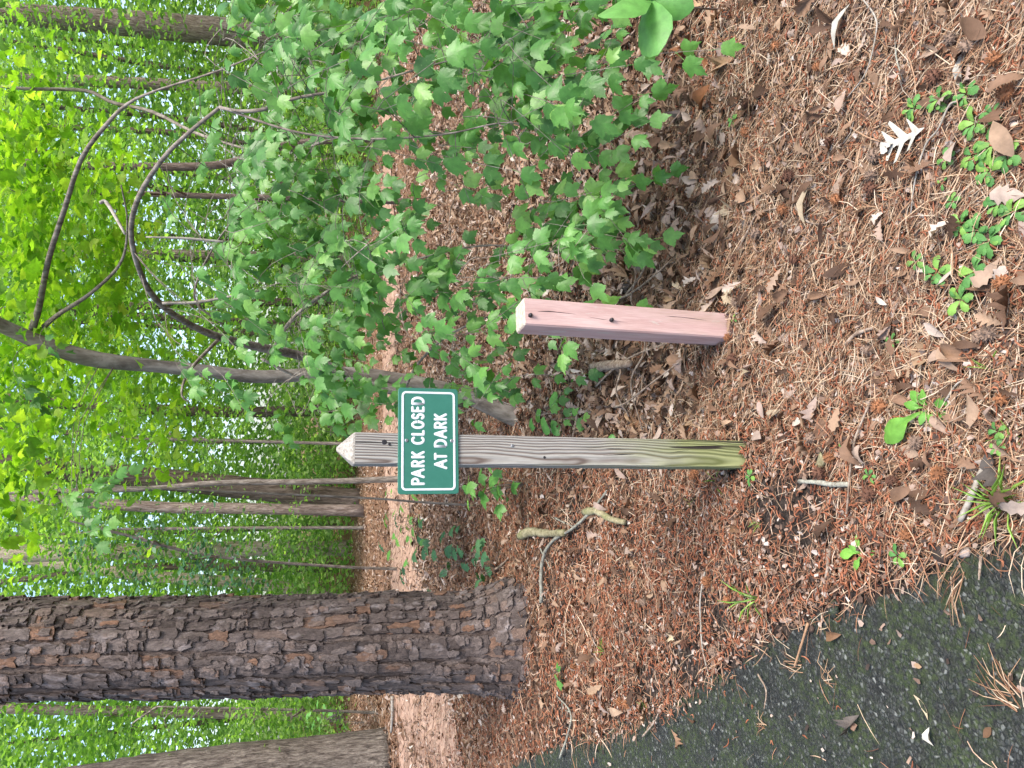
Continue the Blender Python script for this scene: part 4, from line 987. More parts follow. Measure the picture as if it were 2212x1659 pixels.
# ------------------------------------------------------------------ things on the ground one can tell apart
MARKS = [(1580, 640, 'beside the foot of the pink post'), (1640, 905, 'at the foot of the sign post'), (1470, 800, 'between the two posts'), (1420, 520, 'under the maple leaves'),
         (1500, 300, 'on the needle carpet beyond the russet oak leaf'), (1650, 430, 'on the needles next to the russet oak leaf'), (1800, 560, 'on the open needle carpet before the pink post'),
         (1900, 250, 'near the pale silver oak leaf'), (1960, 420, 'near the creeper seedlings'), (1950, 760, 'beside the broad leaved weed'), (1790, 960, 'by the split stick'), (1700, 1150, 'between the sign post and the asphalt'),
         (1290, 1130, 'by the thick mossy branch'), (1250, 1350, 'in front of the pine trunk'), (1450, 1420, 'close to the grass by the asphalt edge'), (1400, 1200, 'on the red litter between pine and sign post'), (1960, 1120, 'next to the asphalt corner'),
         (2120, 700, 'on the nearest needles below the broad leaved weed'), (1700, 120, 'under the big hickory leaflets'), (2080, 100, 'beside the white curled leaf'), (1350, 700, 'behind the pink post'), (1330, 950, 'behind the sign post'),
         (1180, 1060, 'under the small maple sprig past the sign'), (1080, 1180, 'under the oak seedling')]
def mark(x, y): return min(MARKS, key=lambda m_: (m_[0] - x) ** 2 + (m_[1] - y) ** 2)[2]
used = set()
def unique(opts):
    random.shuffle(opts)
    for q in opts:
        if q not in used: used.add(q); return q
    return None
TPL = {'white oak leaf': WHITEOAK, 'lobed oak leaf': OAK, 'broad oak leaf': OAKB, 'oval leaf': OVAL, 'narrow leaf': NARROW}
LEAFMESH = {}
for k, T in TPL.items():
    for st, cu, be in (('flat', .1, .08), ('curled', .65, .35), ('folded', 1.35, -.25)):
        for v in range(2):
            V = deform(T[0], np.array([cu * random.uniform(.7, 1.2)]), np.array([be]), np.array([random.uniform(-.4, .4)]))[0]
            LEAFMESH[k, st, v] = (V, T[1])
leafcache = {}
def leaf_obj(kind, st, col, p, s, yaw, label, tilt=.15, v=None, extra_z=.016):
    v = random.randint(0, 1) if v is None else v
    key = (kind, st, v, col)
    if key not in leafcache:
        me = mesh_np('fallen_leaf', *LEAFMESH[kind, st, v]); me.materials.append(M_DRYC[col]); leafcache[key] = me
    o = link('fallen_leaf', leafcache[key])
    o.location = (p.x, p.y, hz(p) + extra_z); o.scale = (s, s, s)
    o.rotation_euler = (random.gauss(0, tilt), random.gauss(0, tilt), yaw)
    return tag(o, label, 'leaf', 'fallen leaves on the wood floor')
MX, MY = [], []
for _ in range(900):
    # more of them in the bank behind the posts and under the maple
    z_ = random.random()
    if z_ < .82: x, y = random.uniform(1240, 1620), random.uniform(0, 1000)
    elif z_ < .90: x, y = random.uniform(1550, 2205), random.uniform(0, 1150)
    else: x, y = random.uniform(1100, 1600), random.uniform(1020, 1560)
    if len(MX) >= 235: break
    p = gnd(x, y)
    if float(road_dist(p.x, p.y)) > -.03 or any((a - x) ** 2 + (c - y) ** 2 < 26 ** 2 for a, c in zip(MX, MY)): continue
    if math.hypot(p.x - S_BASE.x, p.y - S_BASE.y) < .2 or math.hypot(p.x - P_BASE.x, p.y - P_BASE.y) < .2 or math.hypot(p.x - b.x, p.y - b.y) < pr * 1.3: continue
    where = mark(x, y)
    opts = [(c, st, k, where) for c in ('tan', 'tan', 'brown', 'pinkish grey', 'cream', 'russet', 'dark grey') for st in ('flat', 'curled', 'folded') for k in TPL if k != 'white oak leaf' and not (c == 'russet' and random.random() < .7)]
    q = unique(opts)
    if not q: continue
    MX.append(x); MY.append(y)
    c, st, k, _w = q
    big = random.uniform(.03, .065) if y > 1000 else random.uniform(.07, .125) if x < 1640 else random.uniform(.020, .036)
    leaf_obj(k, st, c, p, big, random.uniform(0, 6.28), f'{c} {st} {k} lying {where}', .22)
_a, _b = gnd(2040, 283), gnd(1945, 330)
leaf_obj('white oak leaf', 'flat', 'pale silver', _a, (_b - _a).length, math.atan2(-(_b - _a).x, (_b - _a).y), 'pale silver deeply lobed oak leaf lying face up on the needles', .03, 0, .042)
leaf_obj('lobed oak leaf', 'flat', 'russet', gnd(1560, 452), .10, R(-20), 'orange russet lobed oak leaf standing out on the needle edge', .12, 0, .03)
leaf_obj('broad oak leaf', 'folded', 'dark grey', gnd(2150, 968), .09, R(120), 'dark grey three pointed leaf near the grass tuft', .1, 0, .02)
leaf_obj('broad oak leaf', 'curled', 'tan', gnd(2040, 735), .10, R(30), 'large torn tan leaf with holes beside a dark patch of soil', .1, 0, .02)
leaf_obj('narrow leaf', 'folded', 'pale silver', gnd(2110, 105), .11, R(85), 'white curled narrow leaf lying alone on the needles', .1, 0, .02)
leaf_obj('narrow leaf', 'folded', 'pale silver', gnd(1858, 12), .12, R(70), 'white shrivelled leaf at the edge of the hickory shade', .1, 1, .02)
leaf_obj('narrow leaf', 'folded', 'cream', gnd(1770, 400), .13, R(85), 'cream twisted leaf strip lying on the needles', .1, 0, .03)
leaf_obj('oval leaf', 'folded', 'cream', gnd(1685, 885), .06, R(40), 'cream folded leaf alone between the posts and the weed', .1, 0, .02)
leaf_obj('narrow leaf', 'curled', 'cream', gnd(1982, 1500), .062, R(140), 'cream pod shaped leaf lying flat on the asphalt', .03, 0, .012)
leaf_obj('oval leaf', 'folded', 'pale silver', gnd(2016, 1570), .04, R(110), 'small white curled leaf on the asphalt', .03, 0, .012)
leaf_obj('broad oak leaf', 'folded', 'dark grey', gnd(1862, 1545), .07, R(60), 'shrivelled grey star shaped leaf on the asphalt', .05, 1, .012)
leaf_obj('oval leaf', 'folded', 'brown', gnd(1825, 1370), .06, R(10), 'crumpled brown leaf lump at the asphalt edge', .1, 0, .012)
leaf_obj('oval leaf', 'flat', 'tan', gnd(2000, 1440), .025, R(10), 'tiny tan oval leaf on the asphalt', .03, 0, .012)
leaf_obj('oval leaf', 'flat', 'brown', gnd(2150, 1570), .035, R(60), 'brown oval leaf on the asphalt by the needle bunch', .03, 0, .012)

# sweetgum balls
m = MB(); RB = 1.0
gold = math.pi * (3 - 5 ** .5)
ico = []
for i in range(26):
    z = 1 - 2 * (i + .5) / 26; rr = math.sqrt(1 - z * z); d = Vector((rr * math.cos(i * gold), rr * math.sin(i * gold), z)); ico.append(d)
    for s_ in (-.16, .16):
        ax = d.orthogonal().normalized(); d2 = (d + ax * s_).normalized(); m.tube([d2 * .55, d2 * 1.0], [.15, .02], 4, False)
m.tube([(0, 0, -.66), (0, 0, -.4), (0, 0, 0), (0, 0, .4), (0, 0, .66)], [.1, .55, .72, .55, .1], 8)
gums = {}
for c_, k_ in (('rusty', (.21, .09, .04)), ('dark', (.10, .046, .028)), ('greyish', (.19, .13, .095))):
    gums[c_] = m.mesh('sweetgum_ball'); gums[c_].materials.append(leaf_mat('seed_ball_' + c_, [(0, tuple(q * .7 for q in k_)), (1, tuple(q * 1.3 for q in k_))], 0, rough=.8))
GB_ = [(655, 310), (920, 440), (1740, 515), (1930, 320), (2110, 400), (2160, 860), (1010, 930), (1340, 1020), (1450, 1030), (1310, 1150), (1300, 1230), (760, 1150), (550, 1520), (440, 1310), (1060, 1300), (460, 680), (730, 1370), (1820, 270), (300, 1080), (450, 860), (2190, 620)]
GB_ = [(1474.7 + x / 3, y / 3) for x, y in GB_]
GB_ += [(1474.7 + x / 3, 553 + y / 3) for x, y in [(790, 30), (640, 190), (410, 300), (1210, 610), (370, 670), (340, 530), (1430, 1080), (1320, 980), (2120, 180), (2140, 930), (1570, 1210), (1970, 530), (2050, 500), (880, 1180), (950, 1410), (1420, 1460), (1730, 1410), (1280, 1540), (1010, 1310), (390, 20), (130, 1420)]]
GB_ += [(1474.7 + x / 3, 1106 + y / 3) for x, y in [(330, 570), (1510, 150), (200, 450), (60, 850), (250, 900)]] + [(1352, 1515), (1370, 1520), (1330, 1498), (1345, 1440), (1290, 1500), (1395, 1300), (1180, 1485), (1420, 1380), (1250, 1440)]
for i, (x, y) in enumerate(GB_):
    p = gnd(x, y)
    if float(road_dist(p.x, p.y)) > -.02: continue
    q = unique([(sz, c_, mark(x, y)) for sz in ('small', 'medium', 'large') for c_ in ('rusty', 'dark', 'greyish')])
    if not q: continue
    o = link('sweetgum_ball', gums[q[1]]); s = {'small': .017, 'medium': .0195, 'large': .0225}[q[0]] * random.uniform(.95, 1.05)
    o.location = (p.x, p.y, hz(p) + s * .75 + .018); o.scale = (s, s, s); o.rotation_euler = [random.uniform(0, 6.28) for _ in range(3)]
    tag(o, f'{q[0]} {q[1]} spiky seed ball {q[2]}', 'seed ball', 'sweetgum balls in the litter')
# cones
m = MB()
for k in range(9):
    z = k / 8; rr = .45 * math.sin(math.pi * (.15 + .8 * z)); 
    for j in range(7):
        a = 6.283 * (j + .5 * (k % 2)) / 7; d = Vector((math.cos(a), math.sin(a), 0)); c = d * rr + Vector((0, 0, z * 1.3 - .65))
        m.tube([c * .4 + Vector((0, 0, c.z * .6)), c, c + d * .12 + Vector((0, 0, .08))], [.05, .13, .05], 4)
cone = m.mesh('pine_cone'); cone.materials.append(M_BARKD)
for x, y, lab in ((1920, 500, 'black weathered cone alone on the open needles'), (1830, 90, 'black and white cone near the white shrivelled leaf'), (1965, 72, 'dark cone at the end of a pale twig'), (1668, 368, 'small black cone near the maple shade')):
    p = gnd(x, y); o = link('pine_cone', cone); s = .022; o.scale = (s, s, s); o.location = (p.x, p.y, hz(p) + .02); o.rotation_euler = (1.3, .3, random.uniform(0, 6)); tag(o, lab, 'cone', 'dark cones in the litter')
# pebbles
for i, (x, y, s, lab) in enumerate(((1998, 1092, .013, 'smooth blue grey pebble in the litter by the asphalt corner'), (2040, 1195, .03, 'grey stone chip at the asphalt edge'), (2090, 1192, .018, 'small dark stone at the asphalt edge near the grass'), (1810, 1315, .028, 'broken lump of asphalt gravel at the edge'), (1756, 1352, .02, 'little grey stone wedged at the asphalt edge'), (1690, 1160, .012, 'round grey pebble on the bare soil patch'))):
    p = gnd(x, y); m = MB(); m.tube([(0, 0, -.5), (0, 0, -.35), (.05, 0, 0), (0, .05, .35), (0, 0, .5)], [.25, .75, 1, .7, .2], 9, True, .25)
    o = link('pebble', m.mesh('pebble', True), M_ASPH.m if i in (3,) else M_STONE if 'M_STONE' in globals() else M_CHIP); o.scale = (s, s * .75, s * .7); o.rotation_euler = (0, 0, i); o.location = (p.x, p.y, hz(p) + .35 * s + .004)
    tag(o, lab, 'stone')

# sticks and twigs: name, label, picture points, width, material, lift
def stick(name, label, pts, w0, mat, lift=.012, cat='twig', w1=None, sides=7, lifts=None, fork=None, group='twigs and sticks on the ground'):
    P3 = []
    for i, (x, y) in enumerate(pts):
        p = gnd(x, y); P3.append(Vector((p.x, p.y, hz(p) + .014 + (lifts[i] if lifts else lift))))
    base = P3[0].copy(); n = max(8, len(P3) * 5); m = MB()
    r0 = width(w0, P3[0]) / 2; r1 = width(w1 or w0 * .6, P3[-1]) / 2
    m.tube([p - base for p in smooth_path(P3, n)], [q * random.uniform(.86, 1.16) for q in np.linspace(r0, r1, n)], sides, True, .22)
    for fp in fork or ():
        Q = [Vector((gnd(x, y).x, gnd(x, y).y, hz(gnd(x, y)) + lift)) - base for x, y in fp]
        m.tube(smooth_path(Q, 8), list(np.linspace(r0 * .6, r1 * .6, 8)), sides, True, .15)
    o = link(name, m.mesh(name, True), mat); o.location = base
    return tag(o, label, cat, group)
stick('fallen_branch', 'thick mossy yellow green branch stub lying past the sign post', [(1138, 1158), (1165, 1148), (1200, 1152), (1245, 1150)], 20, M_MOSSLOG, .03, 'branch', 15, 10)
stick('fallen_branch', 'stubby pale branch lying between the mossy branch and the sign post', [(1280, 1106), (1310, 1104), (1340, 1120), (1368, 1128)], 17, M_MOSSLOG, .03, 'branch', 11, 10)
stick('lichen_twig', 'long forked twig crusted with pale lichen in front of the pine', [(1330, 1062), (1300, 1100), (1262, 1140), (1215, 1170), (1195, 1215), (1188, 1300)], 5, M_LICHEN, .03, 'twig', 8, 8, fork=[[(1205, 1225), (1190, 1190), (1188, 1185)], [(1262, 1140), (1230, 1125), (1215, 1118)]])
stick('twig', 'curved brown twig touching the pine trunk side', [(1060, 1240), (1090, 1225), (1112, 1205)], 6, M_TWIG, .02)
stick('twig', 'slender forked twig lying before the oak seedling', [(1150, 1110), (1155, 1160), (1148, 1200), (1170, 1245)], 4, M_TWIG, .02, fork=[[(1155, 1200), (1165, 1180), (1175, 1150)]])
stick('twig', 'pale forked lichen twig on the path side of the pine', [(1222, 1636), (1238, 1590), (1246, 1540), (1215, 1500)], 5, M_LICHEN, .02, fork=[[(1246, 1540), (1225, 1530), (1220, 1510)]])
stick('stick', 'straight pale stick lying on the woodland path', [(868, 1503), (866, 1540), (860, 1580)], 9, M_PALEWOOD, .03, 'stick')
stick('stick', 'split grey and tan stick in front of the sign post', [(1748, 1040), (1790, 1042), (1822, 1047), (1858, 1046)], 10, M_LICHEN, .02, 'stick', 11, 8)
stick('long_twig', 'long thin pinkish twig running from the weed toward the asphalt', [(1892, 872), (1880, 910), (1868, 950), (1862, 1000), (1858, 1060), (1854, 1110)], 5, M_TWIG, .02, 'twig', 4)
stick('long_twig', 'long pale twig passing the silver oak leaf', [(2102, 225), (2085, 235), (2062, 285), (2035, 320), (2008, 395), (1992, 465)], 5, M_PALEWOOD, .02, 'twig', 3)
stick('twig', 'pale bent twig near the white shrivelled leaf', [(1895, 5), (1920, 40), (1925, 75), (1905, 160), (1860, 215)], 4, M_PALEWOOD, .02)
stick('twig', 'thin black and white twig under the dark cone', [(1962, 78), (1968, 130), (1985, 180)], 4, M_LICHEN, .015)
stick('stick', 'thick pale stick at the near grass tuft', [(2100, 1125), (2130, 1060), (2142, 1028), (2155, 1008)], 13, M_PALEWOOD, .02, 'stick', 10, 8)
stick('twig', 'curved grey twig looping on the open needles', [(1738, 415), (1740, 445), (1765, 480), (1800, 485), (1825, 465)], 5, M_TWIG, .015)
stick('twig', 'dark crooked twig leading from the leaf bank to the needles', [(1610, 545), (1640, 495), (1660, 465), (1705, 452)], 5, M_TWIG, .015)
stick('twig', 'short dark thick twig on needles in front of pink post', [(1830, 745), (1850, 722), (1885, 708)], 9, M_TWIG, .015, w1=7)
stick('twig', 'forked pale twig beside the broad leaved weed', [(2060, 865), (2085, 830), (2112, 818), (2115, 800)], 5, M_PALEWOOD, .015, fork=[[(2085, 830), (2080, 805)]])
stick('stick', 'broken brown bark strip lying in the litter toward the asphalt', [(1808, 1185), (1806, 1220), (1800, 1250)], 11, M_TWIG, .012, 'stick', 5)
stick('twig', 'white thin twig running down to the asphalt edge', [(1535, 1235), (1525, 1290), (1526, 1340), (1532, 1400), (1545, 1450)], 4, M_PALEWOOD, .015)
stick('twig', 'dark twig lying on the mossy asphalt', [(1650, 1455), (1668, 1490), (1664, 1530)], 4, M_TWIG, .008)
stick('twig', 'reddish twig leaning across the asphalt edge', [(1762, 1345), (1745, 1400), (1732, 1440)], 6, M_NEEDLE, .012)
stick('twig', 'thin grey twig close to the asphalt moss', [(1400, 1590), (1425, 1560), (1435, 1540)], 4, M_TWIG, .012)
stick('twig', 'short brown twig on the asphalt near the grass', [(2136, 1200), (2132, 1252)], 7, M_TWIG, .008)
BR = [([(1305, 835), (1370, 800), (1430, 770), (1480, 740)], 'arched thin twig in the brush between the posts'), ([(1345, 760), (1390, 800), (1385, 850), (1380, 900)], 'grey twig standing nearest the sign in the brush'), ([(1410, 690), (1440, 760), (1420, 830), (1412, 930)], 'dark forked twig in the brush between the posts'), ([(1300, 795), (1350, 792), (1420, 788)], 'short thick grey log piece behind the brush twigs'),
      ([(1370, 640), (1420, 600), (1450, 560), (1430, 520)], 'looping pale stem beside the pink post under maple leaves'), ([(1330, 650), (1400, 640), (1470, 600), (1480, 560)], 'tangled brown twig past the pink post'), ([(1440, 700), (1410, 660), (1420, 600), (1380, 560)], 'long bent twig lying behind the pink post'), ([(1260, 870), (1270, 920), (1266, 960)], 'dark root like twig behind the sign post'), ([(1340, 880), (1400, 870), (1460, 830), (1500, 780)], 'straw coloured twig crossing the leaf bank')]
for i, (pts, lab) in enumerate(BR):
    stick('twig', lab, pts, 22 if i == 3 else 5, M_TWIG, .05, w1=18 if i == 3 else 3, lifts=[.02, .07, .09, .03][:len(pts)])
# curled bark piece
m = MB(); V, F = [], []
for i in range(6):
    for j in range(6):
        a = R(-70 + 28 * j); V.append((.021 * math.sin(a) * (1 - .08 * i), (i - 2.5) * .011 + random.uniform(-.003, .003), .021 * math.cos(a) * (1 - .08 * i) + random.uniform(-.001, .001)))
for i in range(5):
    for j in range(5): a = i * 6 + j; F.append((a, a + 1, a + 7, a + 6))
me = mesh_py('bark_curl', V, F); o = link('bark_curl', smooth(me), M_MOSSLOG); p = gnd(1785, 1000); o.location = (p.x, p.y, .012); o.rotation_euler = (0, 0, .9)
so_ = o.modifiers.new('thick', 'SOLIDIFY'); so_.thickness = .003
tag(o, 'curled piece of tan bark arched over the soil by the split stick', 'bark piece')

# needle bunches on the asphalt
def bunch(x, y, n, ln, label, spread=.9, yaw=0):
    p = gnd(x, y); m = MB()
    for k in range(n):
        a = yaw + random.gauss(0, spread); q = Vector((random.uniform(-.02, .02), random.uniform(-.02, .02), .004)); d = Vector((math.cos(a), math.sin(a), 0)); L = ln * random.uniform(.6, 1.1)
        m.tube([q, q + d * L * .5 + Vector((0, 0, random.uniform(.004, .02))), q + d * L], [.0012, .001, .0005], 4)
    o = link('needle_bunch', m.mesh('needle_bunch'), M_NEEDLE); o.location = (p.x, p.y, .008); tag(o, label, 'pine needles', 'needle bunches on the asphalt')
bunch(2205, 1515, 18, .11, 'thick bunch of red pine needles in the asphalt corner nearest the viewer', .5, R(60))
bunch(1735, 1440, 12, .09, 'loose red needle bunch hanging over the mossy asphalt edge', .35, R(100))
bunch(1800, 1470, 8, .06, 'small crossing needle cluster on the asphalt near the edge', 1.2, R(0))
bunch(1660, 1565, 9, .05, 'needle cluster with a pale clump lying far out on the asphalt', 1.5, R(90))
bunch(2080, 1240, 12, .10, 'fan of orange needles lying along the asphalt edge', .4, R(170))
bunch(2180, 1150, 9, .10, 'straw needle bunch beside the grass at the asphalt corner', .6, R(120))

# ------------------------------------------------------------------ plants
def leaflet_mesh(name, pts, cy, mat, curl=-.4, bend=-.5):
    T, F = rim_leaf(pts, cy); V = deform(T, np.array([curl]), np.array([bend]))[0]; me = mesh_np(name, V, F); me.materials.append(mat); return me
LF_CREEP = leaflet_mesh('leaflet', [(0, 0), (.10, .12), (.22, .42), (.30, .66), (.24, .78), (.22, .88), (.10, .93), (0, 1)], .5, M_CREEPER)
LF_WEED = leaflet_mesh('weed_leaf', [(0, 0), (.035, .18), (.05, .32), (.14, .45), (.20, .58), (.19, .7), (.15, .82), (.06, .95), (0, 1)], .6, M_WEED)
LF_HICK = leaflet_mesh('hickory_leaflet', [(0, 0), (.10, .1), (.22, .3), (.31, .55), (.28, .75), (.14, .93), (0, 1)], .5, M_HICK, -.35, -.3)
LF_OAK = mesh_np('oak_leaf', deform(OAKB[0], np.array([-.3]), np.array([-.3]))[0], OAKB[1]); LF_OAK.materials.append(M_DARKLEAF)
M_GRASS = leaf_mat('grass_blade', [(0, (.16, .30, .06)), (.5, (.24, .42, .08)), (1, (.34, .50, .14))], .3, (1.3, 1.3, .4), .5, .3)
LF_GRASS = leaflet_mesh('blade', [(0, 0), (.018, .25), (.016, .6), (0, 1)], .4, M_GRASS, 0, -.5)
LF_MAP = variants[0]
M_STEM = NT('green_stem'); M_STEM = M_STEM.done(M_STEM.pbr((.13, .2, .06), .6))
def plant(name, label, cat, p, leaves_, h=.03, group=None, stem=True):
    """leaves_: (mesh, yaw, pitch, size, stalk, height)"""
    z0 = hz(p); t = thing(name, (p.x, p.y, z0), label, cat, group)
    if stem:
        m = MB(); m.tube([(0, 0, -.005), (.003, .002, h * .5), (0, 0, h)], [.0016, .0014, .001], 5); link('stem', m.mesh('stem'), M_STEM, t)
    for me, yaw, pitch, s, st, hh in leaves_:
        o = bpy.data.objects.new('leaflet' if me in (LF_CREEP, LF_HICK) else 'blade' if me is LF_GRASS else 'leaf', me); COL.objects.link(o); o.parent = t
        o.location = (-math.sin(yaw) * st, math.cos(yaw) * st, hh); o.rotation_euler = (pitch, random.gauss(0, .12), yaw); o.scale = (s, s, s)
    return t
CREEP = [(2010, 240, .030, 'pair of bright creeper leaves on the tip side of the silver oak leaf'), (2062, 220, .032, 'creeper seedling touching the long pale twig'), (2118, 208, .030, 'creeper seedling nearest the white curled leaf'), (2135, 270, .036, 'full five leaflet creeper seedling above the long row'),
         (2172, 250, .020, 'small creeper seedling tucked beside the full one'), (2168, 315, .040, 'largest dark creeper leaf in the row'), (2195, 340, .034, 'creeper seedling below the largest dark leaf'), (2125, 340, .030, 'creeper seedling with rounded leaflets beneath the silver oak leaf'), (2072, 348, .024, 'short creeper sprig just below the silver oak leaf'),
         (2158, 372, .032, 'creeper seedling with a second tuft at the row end'), (2062, 398, .014, 'tiny three leaf creeper sprout alone on needles'), (2080, 438, .020, 'pale creeper sprout standing singly below the tiny sprout'), (2175, 440, .032, 'clustered creeper seedling at the turn of the row'), (2200, 462, .034, 'dark creeper seedling at the very edge of the row'),
         (2095, 488, .030, 'creeper seedling in the middle trio'), (2125, 500, .034, 'upper leaf of the middle creeper trio'), (2150, 522, .038, 'lower broad leaf of the middle creeper trio'), (1988, 565, .022, 'small creeper pair farthest up the needle carpet'), (2035, 588, .036, 'creeper seedling with pointed leaflets on the needles'), (2118, 588, .038, 'creeper seedling with neat toothed leaflets by the twig'),
         (2088, 648, .034, 'creeper seedling with yellowing leaflet beside dark soil'), (1925, 737, .022, 'lone round leaved creeper by the short dark twig'), (1840, 968, .014, 'tiny creeper sprout on the dark soil patch'), (1900, 1028, .020, 'creeper sprig between the split stick and the asphalt'), (2180, 932, .018, 'creeper sprout near the dark grey leaf'), (2178, 968, .018, 'second creeper sprout beside the dark grey leaf'), (1960, 1200, .026, 'creeper seedling at the asphalt edge'), (1640, 1030, .026, 'mottled creeper leaf at the foot of the sign post'), (1600, 690, .012, 'tiny green sprout beside the foot of the pink post'), (1595, 262, .022, 'single pale green leaf lying in the leaf bank')]
for x, y, s, lab in CREEP:
    s *= 1.08
    a0 = random.uniform(0, 6.28); n = 3 if s < .017 else 5
    L = [(LF_CREEP, a0 + 6.283 * k / n * .92, random.uniform(-.15, .2), s * random.uniform(.8, 1.12), .003, .026 + random.uniform(0, .006)) for k in range(n)]
    if s > .03: L += [(LF_CREEP, a0 + 2 + 1.3 * k, .25, s * .55, .012, .034) for k in range(3)]
    plant('creeper_seedling', lab, 'plant', gnd(x, y), L, .026, 'creeper seedlings in the needles')
p = gnd(2010, 882)
WL = [(R(20), .13, .45), (R(-5), .07, .5), (R(-115), .075, .1), (R(-60), .05, .3), (R(170), .085, .0), (R(205), .075, .0), (R(110), .06, .4), (R(70), .05, .7)]
plant('broad_leaved_weed', 'green dandelion like weed with one long leaf reaching toward the posts', 'plant', p, [(LF_WEED, a, pt, s * .95, .002, .012) for a, s, pt in [(R(38), .155, .12), (R(-10), .06, .5), (R(-80), .05, .35), (R(158), .085, -.05), (R(195), .085, -.05), (R(128), .06, .2), (R(-38), .065, .2), (R(80), .05, .6)]], .012)
p = gnd(1878, 1195)
plant('small_weed', 'small weed with chewed oval leaves near the asphalt edge', 'plant', p, [(LF_WEED, a, pt, s, .002, .01) for a, s, pt in ((R(20), .075, .3), (R(70), .055, .3), (R(-60), .05, .2), (R(190), .045, .0), (R(-20), .045, .5))], .01)
p = gnd(1648, 1292)
plant('grass_sprout', 'bright green sprout of narrow arching blades near the asphalt edge', 'plant', p, [(LF_GRASS, R(a), pt, s * 1.25, .002, .01) for a, s, pt in ((-15, .11, .8), (10, .12, .6), (35, .10, .5), (60, .09, .4), (95, .07, .5), (-40, .08, .9), (150, .07, .4), (-90, .06, .8))], .02)
def tuft(x, y, n, ln, label):
    p = gnd(x, y); plant('grass_tuft', label, 'grass tuft', p, [(LF_GRASS, random.uniform(0, 6.28), random.uniform(.3, 1.2), ln * random.uniform(.6, 1.1), .004, .0) for _ in range(n)], .01, 'grass tufts', False)
tuft(2190, 1085, 22, .12, 'wispy green grass tuft at the near edge beside the pale stick')
tuft(2150, 800, 6, .07, 'few thin grass blades near the forked pale twig')
tuft(1650, 1130, 8, .05, 'thin grass sprig between the sign post and the asphalt')
tuft(1310, 1405, 12, .07, 'small green grass tuft on the litter before the pine')
tuft(1305, 1255, 9, .05, 'little grass tuft near the long lichen twig')
tuft(1400, 1520, 10, .05, 'low grass tuft at the mossy asphalt rim')
tuft(1500, 1085, 8, .05, 'sparse grass blades behind the split stick'); tuft(2205, 940, 8, .06, 'sparse blades below the dark grey leaf'); tuft(1560, 1040, 5, .07, 'upright single grass blade clump touching the sign post')
# hickory leaflets leaning into view
p = gnd(1560, 20); t = thing('hickory_seedling', (p.x, p.y, 0), 'hickory seedling with three big glossy oval leaflets at the scene edge', 'plant')
hub = at(1402, 4, p.y - .75) - Vector(t.location)
m = MB(); m.tube([Vector((0, 0, -.02)), hub * .5 + Vector((0, .02, .05)), hub], [.004, .003, .002], 6); link('stem', m.mesh('stem', True), M_BRANCH, t)
for tx, ty in ((1305, 40), (1422, 118), (1500, 15), (1400, -90), (1470, -60)):
    tip = at(tx, ty, p.y - .82) - Vector(t.location); d = tip - hub; L = d.length
    fr = frames(np.array([tuple(d)]), np.array([tuple((EYE - at(tx, ty, p.y)).normalized() * .7 + Vector((0, 0, .7)))]))[0] * L
    o = link('leaflet', LF_HICK, None, t); o.matrix_local = Matrix([list(fr[r]) + [hub[r]] for r in range(3)] + [[0, 0, 0, 1]])
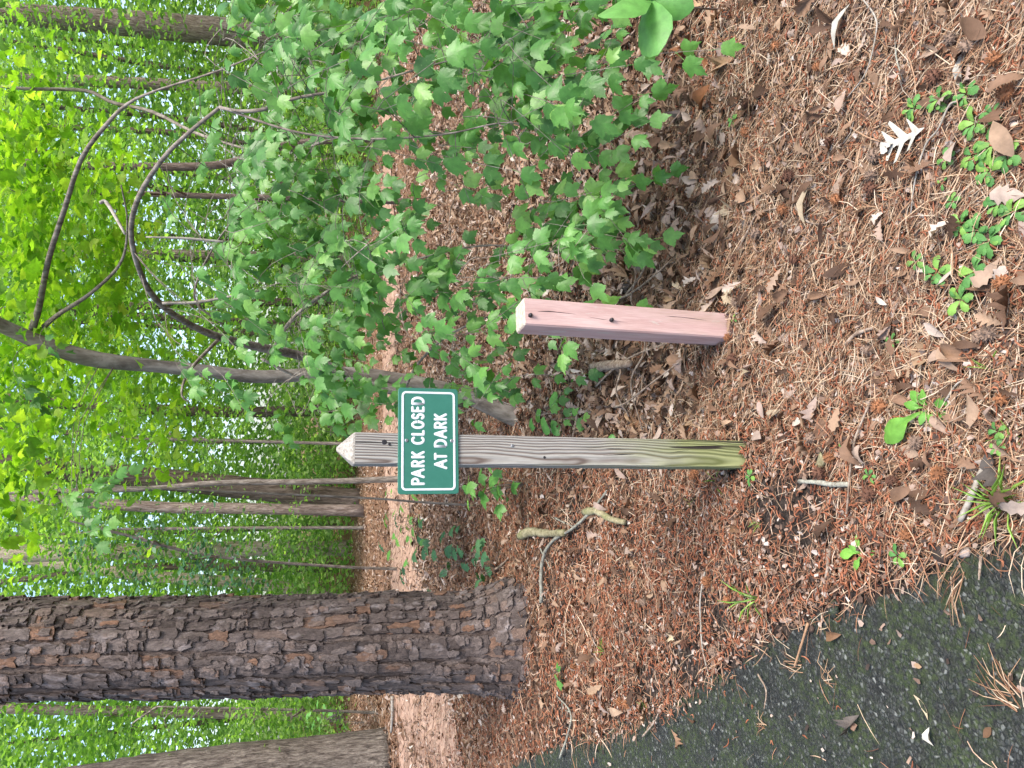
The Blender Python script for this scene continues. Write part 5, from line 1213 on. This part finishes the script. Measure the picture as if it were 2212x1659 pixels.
# oak seedling past the sign, sprig of maple, small greens
def sprig(name, label, foot, spots, me, size, up=.9):
    p = gnd(*foot); t = thing(name, (p.x, p.y, hz(p)), label, 'plant', 'seedlings beyond the sign'); base = Vector(t.location); m = MB()
    for i, (x, y, dy) in enumerate(spots):
        q = at(x, y, p.y + dy); q.z = max(q.z, .05)
        nr = Vector((0, -.3, up)) + Vector((random.gauss(0, .3), random.gauss(0, .3), 0)); a = random.uniform(0, 6.28); tip = Vector((math.cos(a), math.sin(a), random.uniform(-.5, .1)))
        fr = frames(np.array([tuple(tip)]), np.array([tuple(nr)]))[0] * size * random.uniform(.75, 1.15)
        o = link('leaf', me, None, t); o.matrix_local = Matrix([list(fr[r]) + [q[r] - base[r]] for r in range(3)] + [[0, 0, 0, 1]])
        if i % 2 == 0: m.tube(smooth_path([Vector((0, 0, -.01)), (q - base) * .5 + Vector((0, 0, .06)), q - base], 6), [.003, .0025, .002, .0018, .0015, .001], 4, False)
    link('stem', m.mesh('stem'), M_BRANCH, t)
S1 = [(random.gauss(945, 45), random.gauss(1205, 35), random.uniform(-.4, .3)) for _ in range(26)]
sprig('oak_seedling', 'bushy dark green oak seedling beside the pine trunk', (1010, 1215), S1, LF_OAK, .15)
S2 = [(random.gauss(1035, 16), random.gauss(1215, 42), random.uniform(-.25, .1)) for _ in range(16)]
sprig('oak_seedling', 'low oak seedling with lobed leaves nearest the pine root', (1075, 1222), S2, LF_OAK, .13)
S3 = [(random.gauss(1060, 34), random.gauss(1045, 24), random.uniform(-.2, .2)) for _ in range(20)]
sprig('maple_seedling', 'maple seedling poking out below the sign beside the post', (1130, 1045), S3, LF_MAP, .10)
S4 = [(random.gauss(1180, 16), random.gauss(895, 14), random.uniform(-.1, .1)) for _ in range(6)]
sprig('maple_seedling', 'dark glossy seedling at the foot of the grey maple', (1215, 895), S4, LF_HICK, .13)
S5 = [(random.gauss(870, 40), random.gauss(1140, 40), random.uniform(-.5, .5)) for _ in range(26)]
sprig('oak_seedling', 'pale green seedling clump in front of the dark brown trunk', (905, 1120), S5, LF_MAP, .13)
S6 = [(random.gauss(690, 30), random.gauss(1570, 40), random.uniform(-.4, .4)) for _ in range(24)]
sprig('oak_seedling', 'leafy seedling with oval leaves between the pine and the furrowed trunk', (800, 1560), S6, LF_HICK, .22)
S7 = [(random.gauss(1222, 6), random.gauss(1440, 20), 0) for _ in range(3)]
sprig('oak_seedling', 'two pale green fallen leaves on a twig in front of the pine', (1225, 1440), S7, LF_MAP, .06)
S8 = [(1325, 962, 0), (1320, 950, 0), (1335, 970, 0)]
sprig('small_plant', 'single round leaf sprout showing behind the sign post edge', (1340, 955), S8, LF_HICK, .07)
